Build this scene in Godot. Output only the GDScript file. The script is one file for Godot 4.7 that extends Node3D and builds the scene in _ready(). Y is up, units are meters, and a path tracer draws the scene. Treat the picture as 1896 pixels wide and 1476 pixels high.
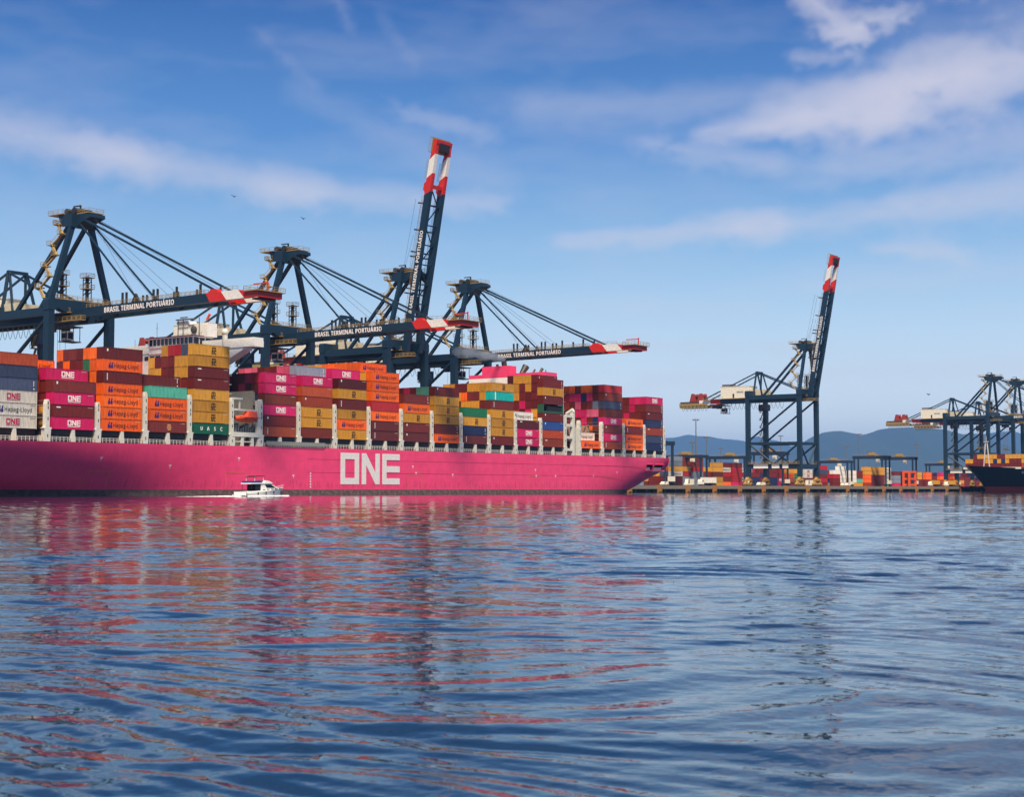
extends Node3D
# A container port seen across the water: a pink container ship along a straight quay, gantry cranes behind it.
# Quay frame: s metres along the quay (to the right and away), D metres inland from the pink ship's near side, y up.

const ALONG := Vector3(0.58195915, 0, -0.81321802)
const INLAND := Vector3(-0.81321802, 0, -0.58195915)
const TURN := 0.949660
const S0 := 217.006
const D0 := 296.3
const QUAY_Y := 3.3
const TIER := 2.897
const ROW := 2.5
const LONG := 12.19

var used := {}
var mats := {}
var tex := {}
var rng := RandomNumberGenerator.new()

func W(s: float, y: float, D: float) -> Vector3:
	return ALONG * (s + S0) + INLAND * (D0 + D) + Vector3(0, y, 0)

# ------------------------------------------------------------------ mesh collecting
class MB:
	var v := PackedVector3Array()
	var n := PackedVector3Array()
	var off := Vector3.ZERO
	func tri(a: Vector3, b: Vector3, c: Vector3, na: Vector3, nb: Vector3, nc: Vector3) -> void:
		if (b - a).cross(c - a).dot(na + nb + nc) < 0.0:
			var tmp := b; b = c; c = tmp
			tmp = nb; nb = nc; nc = tmp
		v.append(a + off); v.append(c + off); v.append(b + off)
		n.append(na); n.append(nc); n.append(nb)
	func quad(a: Vector3, b: Vector3, c: Vector3, d: Vector3) -> void:
		var nn := (c - a).cross(d - b)
		if nn.length_squared() < 1e-14: return
		nn = nn.normalized()
		tri(a, b, c, nn, nn, nn); tri(a, c, d, nn, nn, nn)
	func box(c: Vector3, size: Vector3, b := Basis.IDENTITY) -> void:
		var x := b.x * size.x * 0.5
		var y := b.y * size.y * 0.5
		var z := b.z * size.z * 0.5
		quad(c - x - y + z, c + x - y + z, c + x + y + z, c - x + y + z)
		quad(c + x - y - z, c - x - y - z, c - x + y - z, c + x + y - z)
		quad(c + x - y + z, c + x - y - z, c + x + y - z, c + x + y + z)
		quad(c - x - y - z, c - x - y + z, c - x + y + z, c - x + y - z)
		quad(c - x + y + z, c + x + y + z, c + x + y - z, c - x + y - z)
		quad(c - x - y - z, c + x - y - z, c + x - y + z, c - x - y + z)
	func span(lo: Vector3, hi: Vector3) -> void:
		box((lo + hi) * 0.5, hi - lo)
	func beam(a: Vector3, b: Vector3, w: float, h: float) -> void:
		var f := (b - a).normalized()
		var r := f.cross(Vector3.UP)
		if r.length() < 0.01: r = Vector3.RIGHT
		r = r.normalized()
		box((a + b) * 0.5, Vector3(w, h, (b - a).length()), Basis(r, f.cross(r) * -1.0, -f))
	func tube(a: Vector3, b: Vector3, r0: float, seg := 8, r1 := -1.0, caps := true) -> void:
		if r1 < 0.0: r1 = r0
		var f := (b - a).normalized()
		var r := f.cross(Vector3.UP)
		if r.length() < 0.01: r = Vector3.RIGHT
		r = r.normalized()
		var u := r.cross(f)
		for k in seg:
			var t0 := TAU * k / seg
			var t1 := TAU * (k + 1) / seg
			var d0 := r * cos(t0) + u * sin(t0)
			var d1 := r * cos(t1) + u * sin(t1)
			tri(a + d0 * r0, a + d1 * r0, b + d1 * r1, d0, d1, d1)
			tri(a + d0 * r0, b + d1 * r1, b + d0 * r1, d0, d1, d0)
			if caps:
				if r1 > 0.001: tri(b, b + d0 * r1, b + d1 * r1, f, f, f)
				if r0 > 0.001: tri(a, a + d1 * r0, a + d0 * r0, -f, -f, -f)
	# polygon in the (z, y) plane pushed along x
	func slab_x(poly: PackedVector2Array, x0: float, x1: float) -> void:
		var idx := Geometry2D.triangulate_polygon(poly)
		for k in range(0, idx.size(), 3):
			var p := poly[idx[k]]; var q := poly[idx[k + 1]]; var r := poly[idx[k + 2]]
			var l := Vector3.LEFT
			tri(Vector3(x0, p.y, p.x), Vector3(x0, q.y, q.x), Vector3(x0, r.y, r.x), l, l, l)
			tri(Vector3(x1, p.y, p.x), Vector3(x1, q.y, q.x), Vector3(x1, r.y, r.x), -l, -l, -l)
		var cx := Vector2.ZERO
		for p in poly: cx += p / poly.size()
		for k in poly.size():
			var p := poly[k]; var q := poly[(k + 1) % poly.size()]
			var a := Vector3(x0, p.y, p.x); var b := Vector3(x0, q.y, q.x)
			var nn := Vector3(0, (q - p).x, -(q - p).y).normalized()
			if nn.dot(Vector3(0, p.y - cx.y, p.x - cx.x) + Vector3(0, q.y - cx.y, q.x - cx.x)) < 0: nn = -nn
			var c := b + Vector3(x1 - x0, 0, 0); var d := a + Vector3(x1 - x0, 0, 0)
			tri(a, b, c, nn, nn, nn); tri(a, c, d, nn, nn, nn)
	# polygon in the (x, y) plane pushed along z
	func slab_z(poly: PackedVector2Array, z0: float, z1: float) -> void:
		var m := MB.new()
		m.slab_x(poly, z0, z1)
		for k in range(0, m.v.size(), 3):
			var q := []
			for j in 3: q.append(Vector3(m.v[k + j].z, m.v[k + j].y, m.v[k + j].x)); q.append(Vector3(m.n[k + j].z, m.n[k + j].y, m.n[k + j].x))
			tri(q[0], q[2], q[4], q[1], q[3], q[5])
	# smooth skin through equally long rings of points
	func skin(rings: Array, skip := {}) -> void:
		var rows := rings.size()
		var cols: int = rings[0].size()
		var nn := []
		for i in rows:
			var line := PackedVector3Array()
			for j in cols:
				var du: Vector3 = rings[min(i + 1, rows - 1)][j] - rings[max(i - 1, 0)][j]
				var dv: Vector3 = rings[i][min(j + 1, cols - 1)] - rings[i][max(j - 1, 0)]
				line.append(du.cross(dv).normalized())
			nn.append(line)
		for i in rows - 1:
			for j in cols - 1:
				if skip.has(Vector2i(i, j)): continue
				tri(rings[i][j], rings[i + 1][j], rings[i + 1][j + 1], nn[i][j], nn[i + 1][j], nn[i + 1][j + 1])
				tri(rings[i][j], rings[i + 1][j + 1], rings[i][j + 1], nn[i][j], nn[i + 1][j + 1], nn[i][j + 1])
	func ball(c: Vector3, r: Vector3, seg := 12) -> void:
		var rings := []
		for i in seg + 1:
			var ring := PackedVector3Array()
			var t := -PI / 2 + PI * i / seg
			for j in seg + 1:
				var p := TAU * j / seg
				ring.append(c + Vector3(cos(t) * cos(p) * r.x, sin(t) * r.y, cos(t) * sin(p) * r.z))
			rings.append(ring)
		for i in seg:
			for j in seg:
				var q := [rings[i][j], rings[i + 1][j], rings[i + 1][j + 1], rings[i][j + 1]]
				var m := []
				for p in q: m.append(((p - c) / r).normalized())
				tri(q[0], q[1], q[2], m[0], m[1], m[2]); tri(q[0], q[2], q[3], m[0], m[2], m[3])
	func add(o: MB, t := Transform3D.IDENTITY) -> void:
		for k in o.v.size():
			v.append(t * o.v[k] + off); n.append((t.basis * o.n[k]).normalized())
	func mesh() -> ArrayMesh:
		var a := []
		a.resize(Mesh.ARRAY_MAX)
		a[Mesh.ARRAY_VERTEX] = v; a[Mesh.ARRAY_NORMAL] = n
		var m := ArrayMesh.new()
		m.add_surface_from_arrays(Mesh.PRIMITIVE_TRIANGLES, a)
		return m

# ------------------------------------------------------------------ naming and nodes
func numbered(called: String) -> String:
	var k: int = used.get(called, 0)
	used[called] = k + 1
	return called if k == 0 else "%s_%03d" % [called, k]

func tag(o: Node, label: String, category := "", group := "", kind := "") -> Node:
	if label: o.set_meta("label", label)
	if category: o.set_meta("category", category)
	if group: o.set_meta("group", group)
	if kind: o.set_meta("kind", kind)
	return o

func base(called: String, at: Vector3, turn := TURN) -> Node3D:
	var o := Node3D.new()
	o.name = numbered(called)
	add_child(o)
	o.position = at
	o.rotation.y = turn
	return o

func part(parent: Node, called: String, shape, m: Material, at := Vector3.ZERO) -> MeshInstance3D:
	var o := MeshInstance3D.new()
	o.name = called if parent != self else numbered(called)
	o.mesh = shape.mesh() if shape is MB else shape
	o.material_override = m
	parent.add_child(o, true)
	o.position = at
	return o

func copy(o: Node3D, at: Vector3, turn: float, label: String) -> Node3D:
	var c: Node3D = o.duplicate()
	c.name = numbered(String(o.name).rstrip("0123456789").rstrip("_"))
	add_child(c)
	c.position = at
	c.rotation.y = turn
	c.set_meta("label", label)
	return c

# ------------------------------------------------------------------ materials
func noise_tex(key: String, w: int, h: int, freq: float, lo: float, hi: float, octaves := 4, sd := 1) -> Texture2D:
	if tex.has(key): return tex[key]
	var f := FastNoiseLite.new()
	f.seed = sd; f.frequency = freq; f.fractal_octaves = octaves; f.noise_type = FastNoiseLite.TYPE_SIMPLEX_SMOOTH
	var img := f.get_seamless_image(w, h, false, false, 0.15)
	img.convert(Image.FORMAT_L8)
	var data := img.get_data()
	for k in data.size(): data[k] = int(clampf(lerpf(lo, hi, data[k] / 255.0), 0, 1) * 255)
	img = Image.create_from_data(w, h, false, Image.FORMAT_L8, data)
	img.resize(512, 512, Image.INTERPOLATE_CUBIC)
	img.convert(Image.FORMAT_RGB8)
	tex[key] = ImageTexture.create_from_image(img)
	return tex[key]

func paint(key: String, c: Color, rough := 0.5, grime := "paint", scale := 0.12, metal := 0.0) -> StandardMaterial3D:
	if mats.has(key): return mats[key]
	var m := StandardMaterial3D.new()
	m.albedo_color = c
	m.roughness = rough
	m.metallic = metal
	if grime != "":
		m.albedo_texture = tex[grime]
		m.uv1_triplanar = true
		m.uv1_scale = Vector3(scale, scale, scale)
	mats[key] = m
	return m

func rgb(r: int, g: int, b: int) -> Color:
	return Color(r / 255.0, g / 255.0, b / 255.0)

# 80 m of plating: faded patches, seams, rust runs above the boot topping
func hull_texture() -> Texture2D:
	var N := 1024
	var f := FastNoiseLite.new(); f.seed = 41; f.frequency = 0.02; f.fractal_octaves = 4
	var a := f.get_seamless_image(N, N, false, false, 0.1)
	a.convert(Image.FORMAT_L8)
	var d := a.get_data()
	var img := Image.create_empty(N, N, false, Image.FORMAT_RGB8)
	var r := RandomNumberGenerator.new(); r.seed = 4
	var runs := {}
	for k in 150: runs[r.randi() % N] = [r.randf_range(1.7, 2.6), r.randf_range(2.2, 4.2), r.randf_range(0.3, 0.9)]
	for k in 46: runs[r.randi() % N] = [r.randf_range(6.0, 9.0), r.randf_range(9.0, 12.6), r.randf_range(0.12, 0.3)]
	for y in N:
		var m := minf(y, N - 1 - y) * 80.0 / N
		for x in N:
			var g := 0.93 + 0.09 * (d[(y * 1 % N) * N + x] / 255.0)
			if int(m / 2.35) != int((m + 0.08) / 2.35): g *= 0.95
			if (x + 40 * int(m / 2.35)) % 128 == 0: g *= 0.96
			img.set_pixel(x, y, Color(g, g, g))
	for x in runs:
		var q: Array = runs[x]
		for k in 2:
			for j in range(int(q[0] * N / 80.0), int(q[1] * N / 80.0)):
				for y in [j, N - 1 - j]:
					var c := img.get_pixel((x + k) % N, y)
					var t: float = q[2] * (1.0 - 0.5 * k) * clampf(0.4 + d[j * N + x] / 255.0, 0, 1)
					img.set_pixel((x + k) % N, y, c.lerp(Color(0.62, 0.62, 0.55), t))
	return ImageTexture.create_from_image(img)

# ------------------------------------------------------------------ lettering
func text_mesh(words: String, height: float, bold := true, thick := 0.02) -> TextMesh:
	var key := "%s|%f" % [words, height]
	if tex.has(key): return tex[key]
	var f := SystemFont.new()
	f.font_names = PackedStringArray(["Droid Sans"])
	f.font_weight = 700 if bold else 400
	var t := TextMesh.new()
	t.font = f
	t.text = words
	t.font_size = 48
	t.pixel_size = height / 34.0
	t.depth = thick
	t.curve_step = 4.0
	tex[key] = t
	return t

func letters_one(h: float, w: float, th: float, thick: float) -> Array:
	# three block letters; each fills (w - 2 gaps) / 3
	var g := w * 0.045
	var lw := (w - 2 * g) / 3.0
	var out := []
	var o := MB.new()
	var sx := lw * 0.24
	var sy := h * 0.2
	o.span(Vector3(0, 0, 0), Vector3(sx, h, thick)); o.span(Vector3(lw - sx, 0, 0), Vector3(lw, h, thick))
	o.span(Vector3(sx, 0, 0), Vector3(lw - sx, sy, thick)); o.span(Vector3(sx, h - sy, 0), Vector3(lw - sx, h, thick))
	out.append(o)
	var n := MB.new()
	var x0 := lw + g
	n.span(Vector3(x0, 0, 0), Vector3(x0 + sx, h, thick)); n.span(Vector3(x0 + lw - sx, 0, 0), Vector3(x0 + lw, h, thick))
	n.slab_z(PackedVector2Array([Vector2(x0 + sx, h), Vector2(x0 + sx, h * 0.62), Vector2(x0 + lw - sx, 0), Vector2(x0 + lw - sx, h * 0.38)]), 0, thick)
	out.append(n)
	var e := MB.new()
	x0 = 2 * (lw + g)
	e.span(Vector3(x0, 0, 0), Vector3(x0 + sx, h, thick))
	for k in [0.0, 0.4, 0.8]: e.span(Vector3(x0 + sx, h * k, 0), Vector3(x0 + lw, h * k + sy, thick))
	out.append(e)
	return out

# ------------------------------------------------------------------ containers
var box_body: ArrayMesh
var box_frame: ArrayMesh
var box_door: ArrayMesh
var box_door2: ArrayMesh
var id_code: ArrayMesh
var logo_one: ArrayMesh
var logo_hl: ArrayMesh
var KINDS := {}
const ORD := ["", "bottom", "second", "third", "fourth", "fifth", "sixth", "seventh", "eighth", "ninth", "tenth", "eleventh", "twelfth", "thirteenth", "fourteenth", "fifteenth", "sixteenth", "seventeenth", "eighteenth", "nineteenth", "twentieth"]

func ordinal(k: int) -> String:
	return "first" if k == 1 else ORD[k] if k <= 20 else "twenty-" + ("first" if k == 21 else ORD[k - 20]) if k < 30 else "thirtieth" if k == 30 else "thirty-" + ("first" if k == 31 else ORD[k - 30])

func make_container_meshes() -> void:
	var b := MB.new()
	var L := LONG; var Wd := 2.438; var H := 2.89
	# corrugated walls: trapezoid folds 40 mm deep
	var per := 0.46
	for side in [-1, 1]:
		var x := -L / 2 + 0.12
		var zo: float = side * (Wd / 2 - 0.015)
		var zi: float = side * (Wd / 2 - 0.065)
		while x < L / 2 - 0.14:
			var xs := [x, x + per * 0.32, x + per * 0.5, x + per * 0.82, x + per]
			var zs := [zo, zo, zi, zi, zo]
			for k in 4:
				var p := Vector3(min(xs[k], L / 2 - 0.1), 0.16, zs[k]); var q := Vector3(min(xs[k + 1], L / 2 - 0.1), 0.16, zs[k + 1])
				if side > 0: b.quad(p, q, q + Vector3(0, H - 0.26, 0), p + Vector3(0, H - 0.26, 0))
				else: b.quad(q, p, p + Vector3(0, H - 0.26, 0), q + Vector3(0, H - 0.26, 0))
			x += per
	var z := -Wd / 2 + 0.12
	while z < Wd / 2 - 0.2:
		var zs := [z, z + 0.1, z + 0.16, z + 0.26, z + 0.31]
		var xs := [L / 2 - 0.02, L / 2 - 0.02, L / 2 - 0.07, L / 2 - 0.07, L / 2 - 0.02]
		for k in 4:
			var p := Vector3(xs[k], 0.16, min(zs[k], Wd / 2 - 0.1)); var q := Vector3(xs[k + 1], 0.16, min(zs[k + 1], Wd / 2 - 0.1))
			b.quad(q, p, p + Vector3(0, H - 0.26, 0), q + Vector3(0, H - 0.26, 0))
		z += 0.31
	b.quad(Vector3(-L / 2 + 0.05, H - 0.06, Wd / 2 - 0.05), Vector3(L / 2 - 0.05, H - 0.06, Wd / 2 - 0.05), Vector3(L / 2 - 0.05, H - 0.06, -Wd / 2 + 0.05), Vector3(-L / 2 + 0.05, H - 0.06, -Wd / 2 + 0.05))
	b.quad(Vector3(-L / 2, 0.1, -Wd / 2), Vector3(L / 2, 0.1, -Wd / 2), Vector3(L / 2, 0.1, Wd / 2), Vector3(-L / 2, 0.1, Wd / 2))
	b.quad(Vector3(-L / 2 + 0.09, 0.1, -Wd / 2 + 0.1), Vector3(-L / 2 + 0.09, 0.1, Wd / 2 - 0.1), Vector3(-L / 2 + 0.09, H - 0.05, Wd / 2 - 0.1), Vector3(-L / 2 + 0.09, H - 0.05, -Wd / 2 + 0.1))
	box_body = b.mesh()
	var f := MB.new()
	for sx in [-1, 1]:
		for sz in [-1, 1]:
			f.box(Vector3(sx * (L / 2 - 0.08), H / 2, sz * (Wd / 2 - 0.08)), Vector3(0.16, H, 0.16))
	for sz in [-1, 1]:
		f.box(Vector3(0, 0.13, sz * (Wd / 2 - 0.06)), Vector3(L - 0.32, 0.12, 0.12))
		f.box(Vector3(0, H - 0.085, sz * (Wd / 2 - 0.05)), Vector3(L - 0.32, 0.1, 0.1))
	for sx in [-1, 1]:
		f.box(Vector3(sx * (L / 2 - 0.06), 0.13, 0), Vector3(0.12, 0.12, Wd - 0.32))
		f.box(Vector3(sx * (L / 2 - 0.05), H - 0.085, 0), Vector3(0.1, 0.1, Wd - 0.32))
	box_frame = f.mesh()
	var d := MB.new()   # one door leaf with its two locking bars, at the -x end
	d.span(Vector3(-L / 2 + 0.03, 0.18, 0.02), Vector3(-L / 2 + 0.08, H - 0.12, Wd / 2 - 0.17))
	for zz in [0.32, 0.75]:
		d.tube(Vector3(-L / 2 + 0.0, 0.2, zz), Vector3(-L / 2 + 0.0, H - 0.14, zz), 0.035, 5)
	box_door = d.mesh()
	d = MB.new()
	d.span(Vector3(-L / 2 + 0.03, 0.18, -Wd / 2 + 0.17), Vector3(-L / 2 + 0.08, H - 0.12, -0.02))
	for zz in [-0.32, -0.75]:
		d.tube(Vector3(-L / 2 + 0.0, 0.2, zz), Vector3(-L / 2 + 0.0, H - 0.14, zz), 0.035, 5)
	box_door2 = d.mesh()
	d = MB.new()
	for k in 11: d.span(Vector3(4.15 + k * 0.14, 2.34, 0), Vector3(4.23 + k * 0.14, 2.47, 0.012))
	id_code = d.mesh()
	var one := MB.new()
	for l in letters_one(1.3, 3.7, 0, 0.02): one.add(l, Transform3D(Basis.IDENTITY, Vector3(-1.85, 0, 0)))
	for k in 18: one.span(Vector3(-1.8 + k * 0.2, -0.33, 0), Vector3(-1.66 + k * 0.2, -0.15, 0.02))
	logo_one = one.mesh()
	var hl := MB.new()
	for k in 2:
		var x0 := -0.75 + k * 0.72
		hl.slab_z(PackedVector2Array([Vector2(x0, -0.7), Vector2(x0 + 0.6, -0.7), Vector2(x0 + 0.68, -0.1), Vector2(x0 + 0.5, -0.1), Vector2(x0 + 0.62, 0.7), Vector2(x0 + 0.3, 0.7), Vector2(x0 + 0.2, 0.1), Vector2(x0 + 0.05, 0.1)]), 0, 0.02)
	logo_hl = hl.mesh()
	KINDS = {
		"P": ["pink", rgb(208, 18, 96), "one"], "p": ["pink", rgb(208, 30, 98), ""], "q": ["pale pink", rgb(222, 92, 130), ""],
		"H": ["orange", rgb(250, 100, 0), "hl"], "h": ["orange", rgb(246, 104, 6), ""],
		"W": ["white", rgb(228, 224, 218), "one"], "w": ["white", rgb(230, 228, 224), "hl"],
		"M": ["maroon", rgb(112, 30, 22), "mark"], "m": ["dark maroon", rgb(88, 22, 20), "mark"], "R": ["rust", rgb(150, 56, 26), "mark"],
		"r": ["red", rgb(172, 26, 32), ""], "B": ["brown", rgb(116, 42, 20), ""], "o": ["orange-brown", rgb(176, 66, 26), ""],
		"G": ["gold", rgb(204, 144, 38), "gold"], "g": ["gold", rgb(210, 150, 44), ""], "N": ["navy", rgb(30, 42, 88), "mark"],
		"S": ["slate blue", rgb(58, 70, 104), "mark"], "T": ["pale teal", rgb(84, 178, 158), ""], "C": ["turquoise", rgb(18, 176, 172), "bar"],
		"K": ["green", rgb(28, 112, 74), ""], "U": ["dark green", rgb(0, 80, 56), "uasc"], "L": ["blue", rgb(30, 72, 154), "mark"],
		"E": ["grey", rgb(128, 142, 164), "mark"], "D": ["maroon", rgb(110, 30, 22), "sign"], "F": ["green", rgb(24, 92, 66), ""]}

func skin_of(c: String) -> StandardMaterial3D:
	var v := rng.randi() % 5
	var key := "box" + c + str(v)
	if mats.has(key): return mats[key]
	var col: Color = KINDS[c][1]
	col = [col, col.lightened(0.06), col.darkened(0.12), col.lerp(Color(0.5, 0.42, 0.38), 0.12), col.darkened(0.05)][v]
	var m := paint(key, col, 0.48, "streak", 0.13)
	m.uv1_offset = Vector3(0.37 * v, 0.21 * v, 0.11 * v)
	return m

func container(c: String, s: float, y: float, D: float, label: String, group: String, detail := true, turn := TURN, called := "shipping_container") -> Node3D:
	var o := base(called, W(s, y, D), turn)
	tag(o, label, "container", group)
	var m := skin_of(c)
	if c == "F":
		# open flat rack: floor, end walls and an added near-black block for the dark gap
		var f := MB.new()
		f.span(Vector3(-LONG / 2, 0, -1.219), Vector3(LONG / 2, 0.6, 1.219))
		part(o, "floor", f, m)
		for sx in [-1, 1]:
			var e := MB.new()
			e.span(Vector3(sx * LONG / 2 - (2.6 if sx < 0 else 0.0) * 0 - 0.2 * (sx + 1), 0.6, -1.219), Vector3(sx * LONG / 2 + 0.2 * (1 - sx), 2.89, 1.219))
			part(o, "end_wall", e, m)
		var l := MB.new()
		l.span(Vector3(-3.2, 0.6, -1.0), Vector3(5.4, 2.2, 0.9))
		part(o, "dark_fill", l, paint("gap_dark", rgb(24, 26, 28), 0.7))
		return o
	part(o, "body", box_body, m)
	part(o, "frame", box_frame, m)
	if not detail: return o
	part(o, "door", box_door, m)
	part(o, "door", box_door2, m)
	var zf := 1.2095
	if rng.randf() < 0.6: part(o, "id_code", id_code, paint("letter_faded", rgb(198, 190, 184), 0.6, "") if not c in ["W", "w"] else paint("letter_black", rgb(26, 22, 18), 0.5, ""), Vector3(0, 0, zf))
	match KINDS[c][2]:
		"one":
			var col := paint("letter_white", rgb(236, 234, 232), 0.5, "") if c == "P" else paint("letter_magenta", rgb(170, 16, 72), 0.5, "")
			part(o, "lettering", logo_one, col, Vector3(0.2 if c == "P" else -0.4, 0.95, zf))
		"hl":
			part(o, "emblem", logo_hl, paint("letter_blue", rgb(26, 28, 104), 0.5, ""), Vector3(-3.7, 1.45, zf))
			part(o, "lettering", text_mesh("Hapag-Lloyd", 0.98, false), paint("letter_ink", rgb(26, 22, 44), 0.5, ""), Vector3(0.95, 1.4, zf + 0.01))
		"gold":
			part(o, "emblem", text_mesh("m", 1.25), paint("letter_black", rgb(26, 22, 18), 0.5, ""), Vector3(0.6, 1.95, zf + 0.01))
			part(o, "emblem", text_mesh("sc", 1.25), paint("letter_black", rgb(26, 22, 18), 0.5, ""), Vector3(0.6, 1.12, zf + 0.01))
		"uasc":
			for k in 4:
				part(o, "lettering", text_mesh("UASC"[k], 0.95), paint("letter_white", rgb(236, 234, 232), 0.5, ""), Vector3(-3.4 + k * 2.3, 1.45, zf + 0.01))
		"bar":
			var bar := MB.new()
			bar.span(Vector3(-4.3, 0.2, 0), Vector3(-3.8, 2.7, 0.015))
			part(o, "marking", bar, paint("letter_white", rgb(236, 234, 232), 0.5, ""), Vector3(0, 0, zf))
		"sign":
			var sg := MB.new()
			for r in [[-0.55, 0.55, 1.75, 2.15], [-0.65, -0.1, 1.2, 1.6], [0.05, 0.7, 1.2, 1.6], [-0.5, 0.6, 0.7, 1.05]]: sg.span(Vector3(r[0], r[2], 0), Vector3(r[1], r[3], 0.015))
			part(o, "emblem", sg, paint("letter_gold", rgb(206, 150, 90), 0.5, ""), Vector3(0.3, 0, zf))
		"mark":
			var k := rng.randi() % 4
			var mk := MB.new()
			if k == 0: 
				for j in 5: mk.span(Vector3(-4.9, 0.7 + j * 0.34, 0), Vector3(-4.68, 0.98 + j * 0.34, 0.015))
			elif k == 1: mk.span(Vector3(-4.9, 2.15, 0), Vector3(-3.7, 2.42, 0.015))
			elif k == 2:
				mk.span(Vector3(5.0, 0.4, 0), Vector3(5.3, 0.65, 0.015))
				for j in 4: mk.span(Vector3(5.0, 1.2 + j * 0.3, 0), Vector3(5.18, 1.42 + j * 0.3, 0.015))
			else:
				mk.span(Vector3(-5.0, 1.9, 0), Vector3(-4.6, 2.5, 0.015))
			part(o, "marking", mk, paint("letter_white", rgb(236, 234, 232), 0.5, ""), Vector3(0, 0, zf))
	return o

# ------------------------------------------------------------------ the pink ship
var BAYS := []

func bay_start(k: int) -> float:   # k = 1..19
	if k == 1: return -0.35
	if k <= 5: return 14.2 + 14.64 * (k - 2)
	if k <= 15: return 83.4 + 14.68 * (k - 6)
	return 239.3 + 14.7 * (k - 16)

func deck_y(s: float) -> float:
	return 12.62 + 0.5 * smoothstep(-20.0, 130.0, s) + 0.3 * smoothstep(150.0, 300.0, s) + 3.0 * pow(clampf((-20.0 - s) / 46.0, 0, 1), 2.0)

func box_y(s: float) -> float:
	return 15.5 + 0.2 * smoothstep(10.0, 60.0, s) + 0.18 * smoothstep(60.0, 290.0, s)

func hull_inset(s: float, y: float, yb: float, yd: float) -> float:
	var h := clampf((y - max(yb, 0.0)) / (yd - max(yb, 0.0)), 0, 1)
	var tw := clampf((80.0 - s) / 134.0, 0, 1)
	var td := clampf((10.0 - s) / 76.0, 0, 1)
	var wl := 25.5 * pow(tw, 1.36)
	var dk := 25.5 * pow(td, 2.2)
	var e := pow(1.0 - h, 1.5)
	var a := wl * e + dk * (1.0 - e)
	var ts := clampf((s - 232.0) / 68.0, 0, 1)
	a += 9.0 * ts * ts * pow(1.0 - h, 2.6)
	return minf(a, 25.45)

func hull_strip(m: MB, s0: float, y0: float, s1: float, y1: float, w: float) -> void:
	var wide := Vector2(y1 - y0, s0 - s1).normalized() * w * 0.5
	for k in 6:
		var p := Vector2(lerpf(s0, s1, k / 6.0), lerpf(y0, y1, k / 6.0)); var q := Vector2(lerpf(s0, s1, (k + 1) / 6.0), lerpf(y0, y1, (k + 1) / 6.0))
		var c := []
		for e: Vector2 in [p - wide, q - wide, q + wide, p + wide]: c.append(Vector3(e.x, e.y, 0.05 - hull_inset(e.x, e.y, -2.0, deck_y(e.x))))
		m.quad(c[0], c[1], c[2], c[3])

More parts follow.
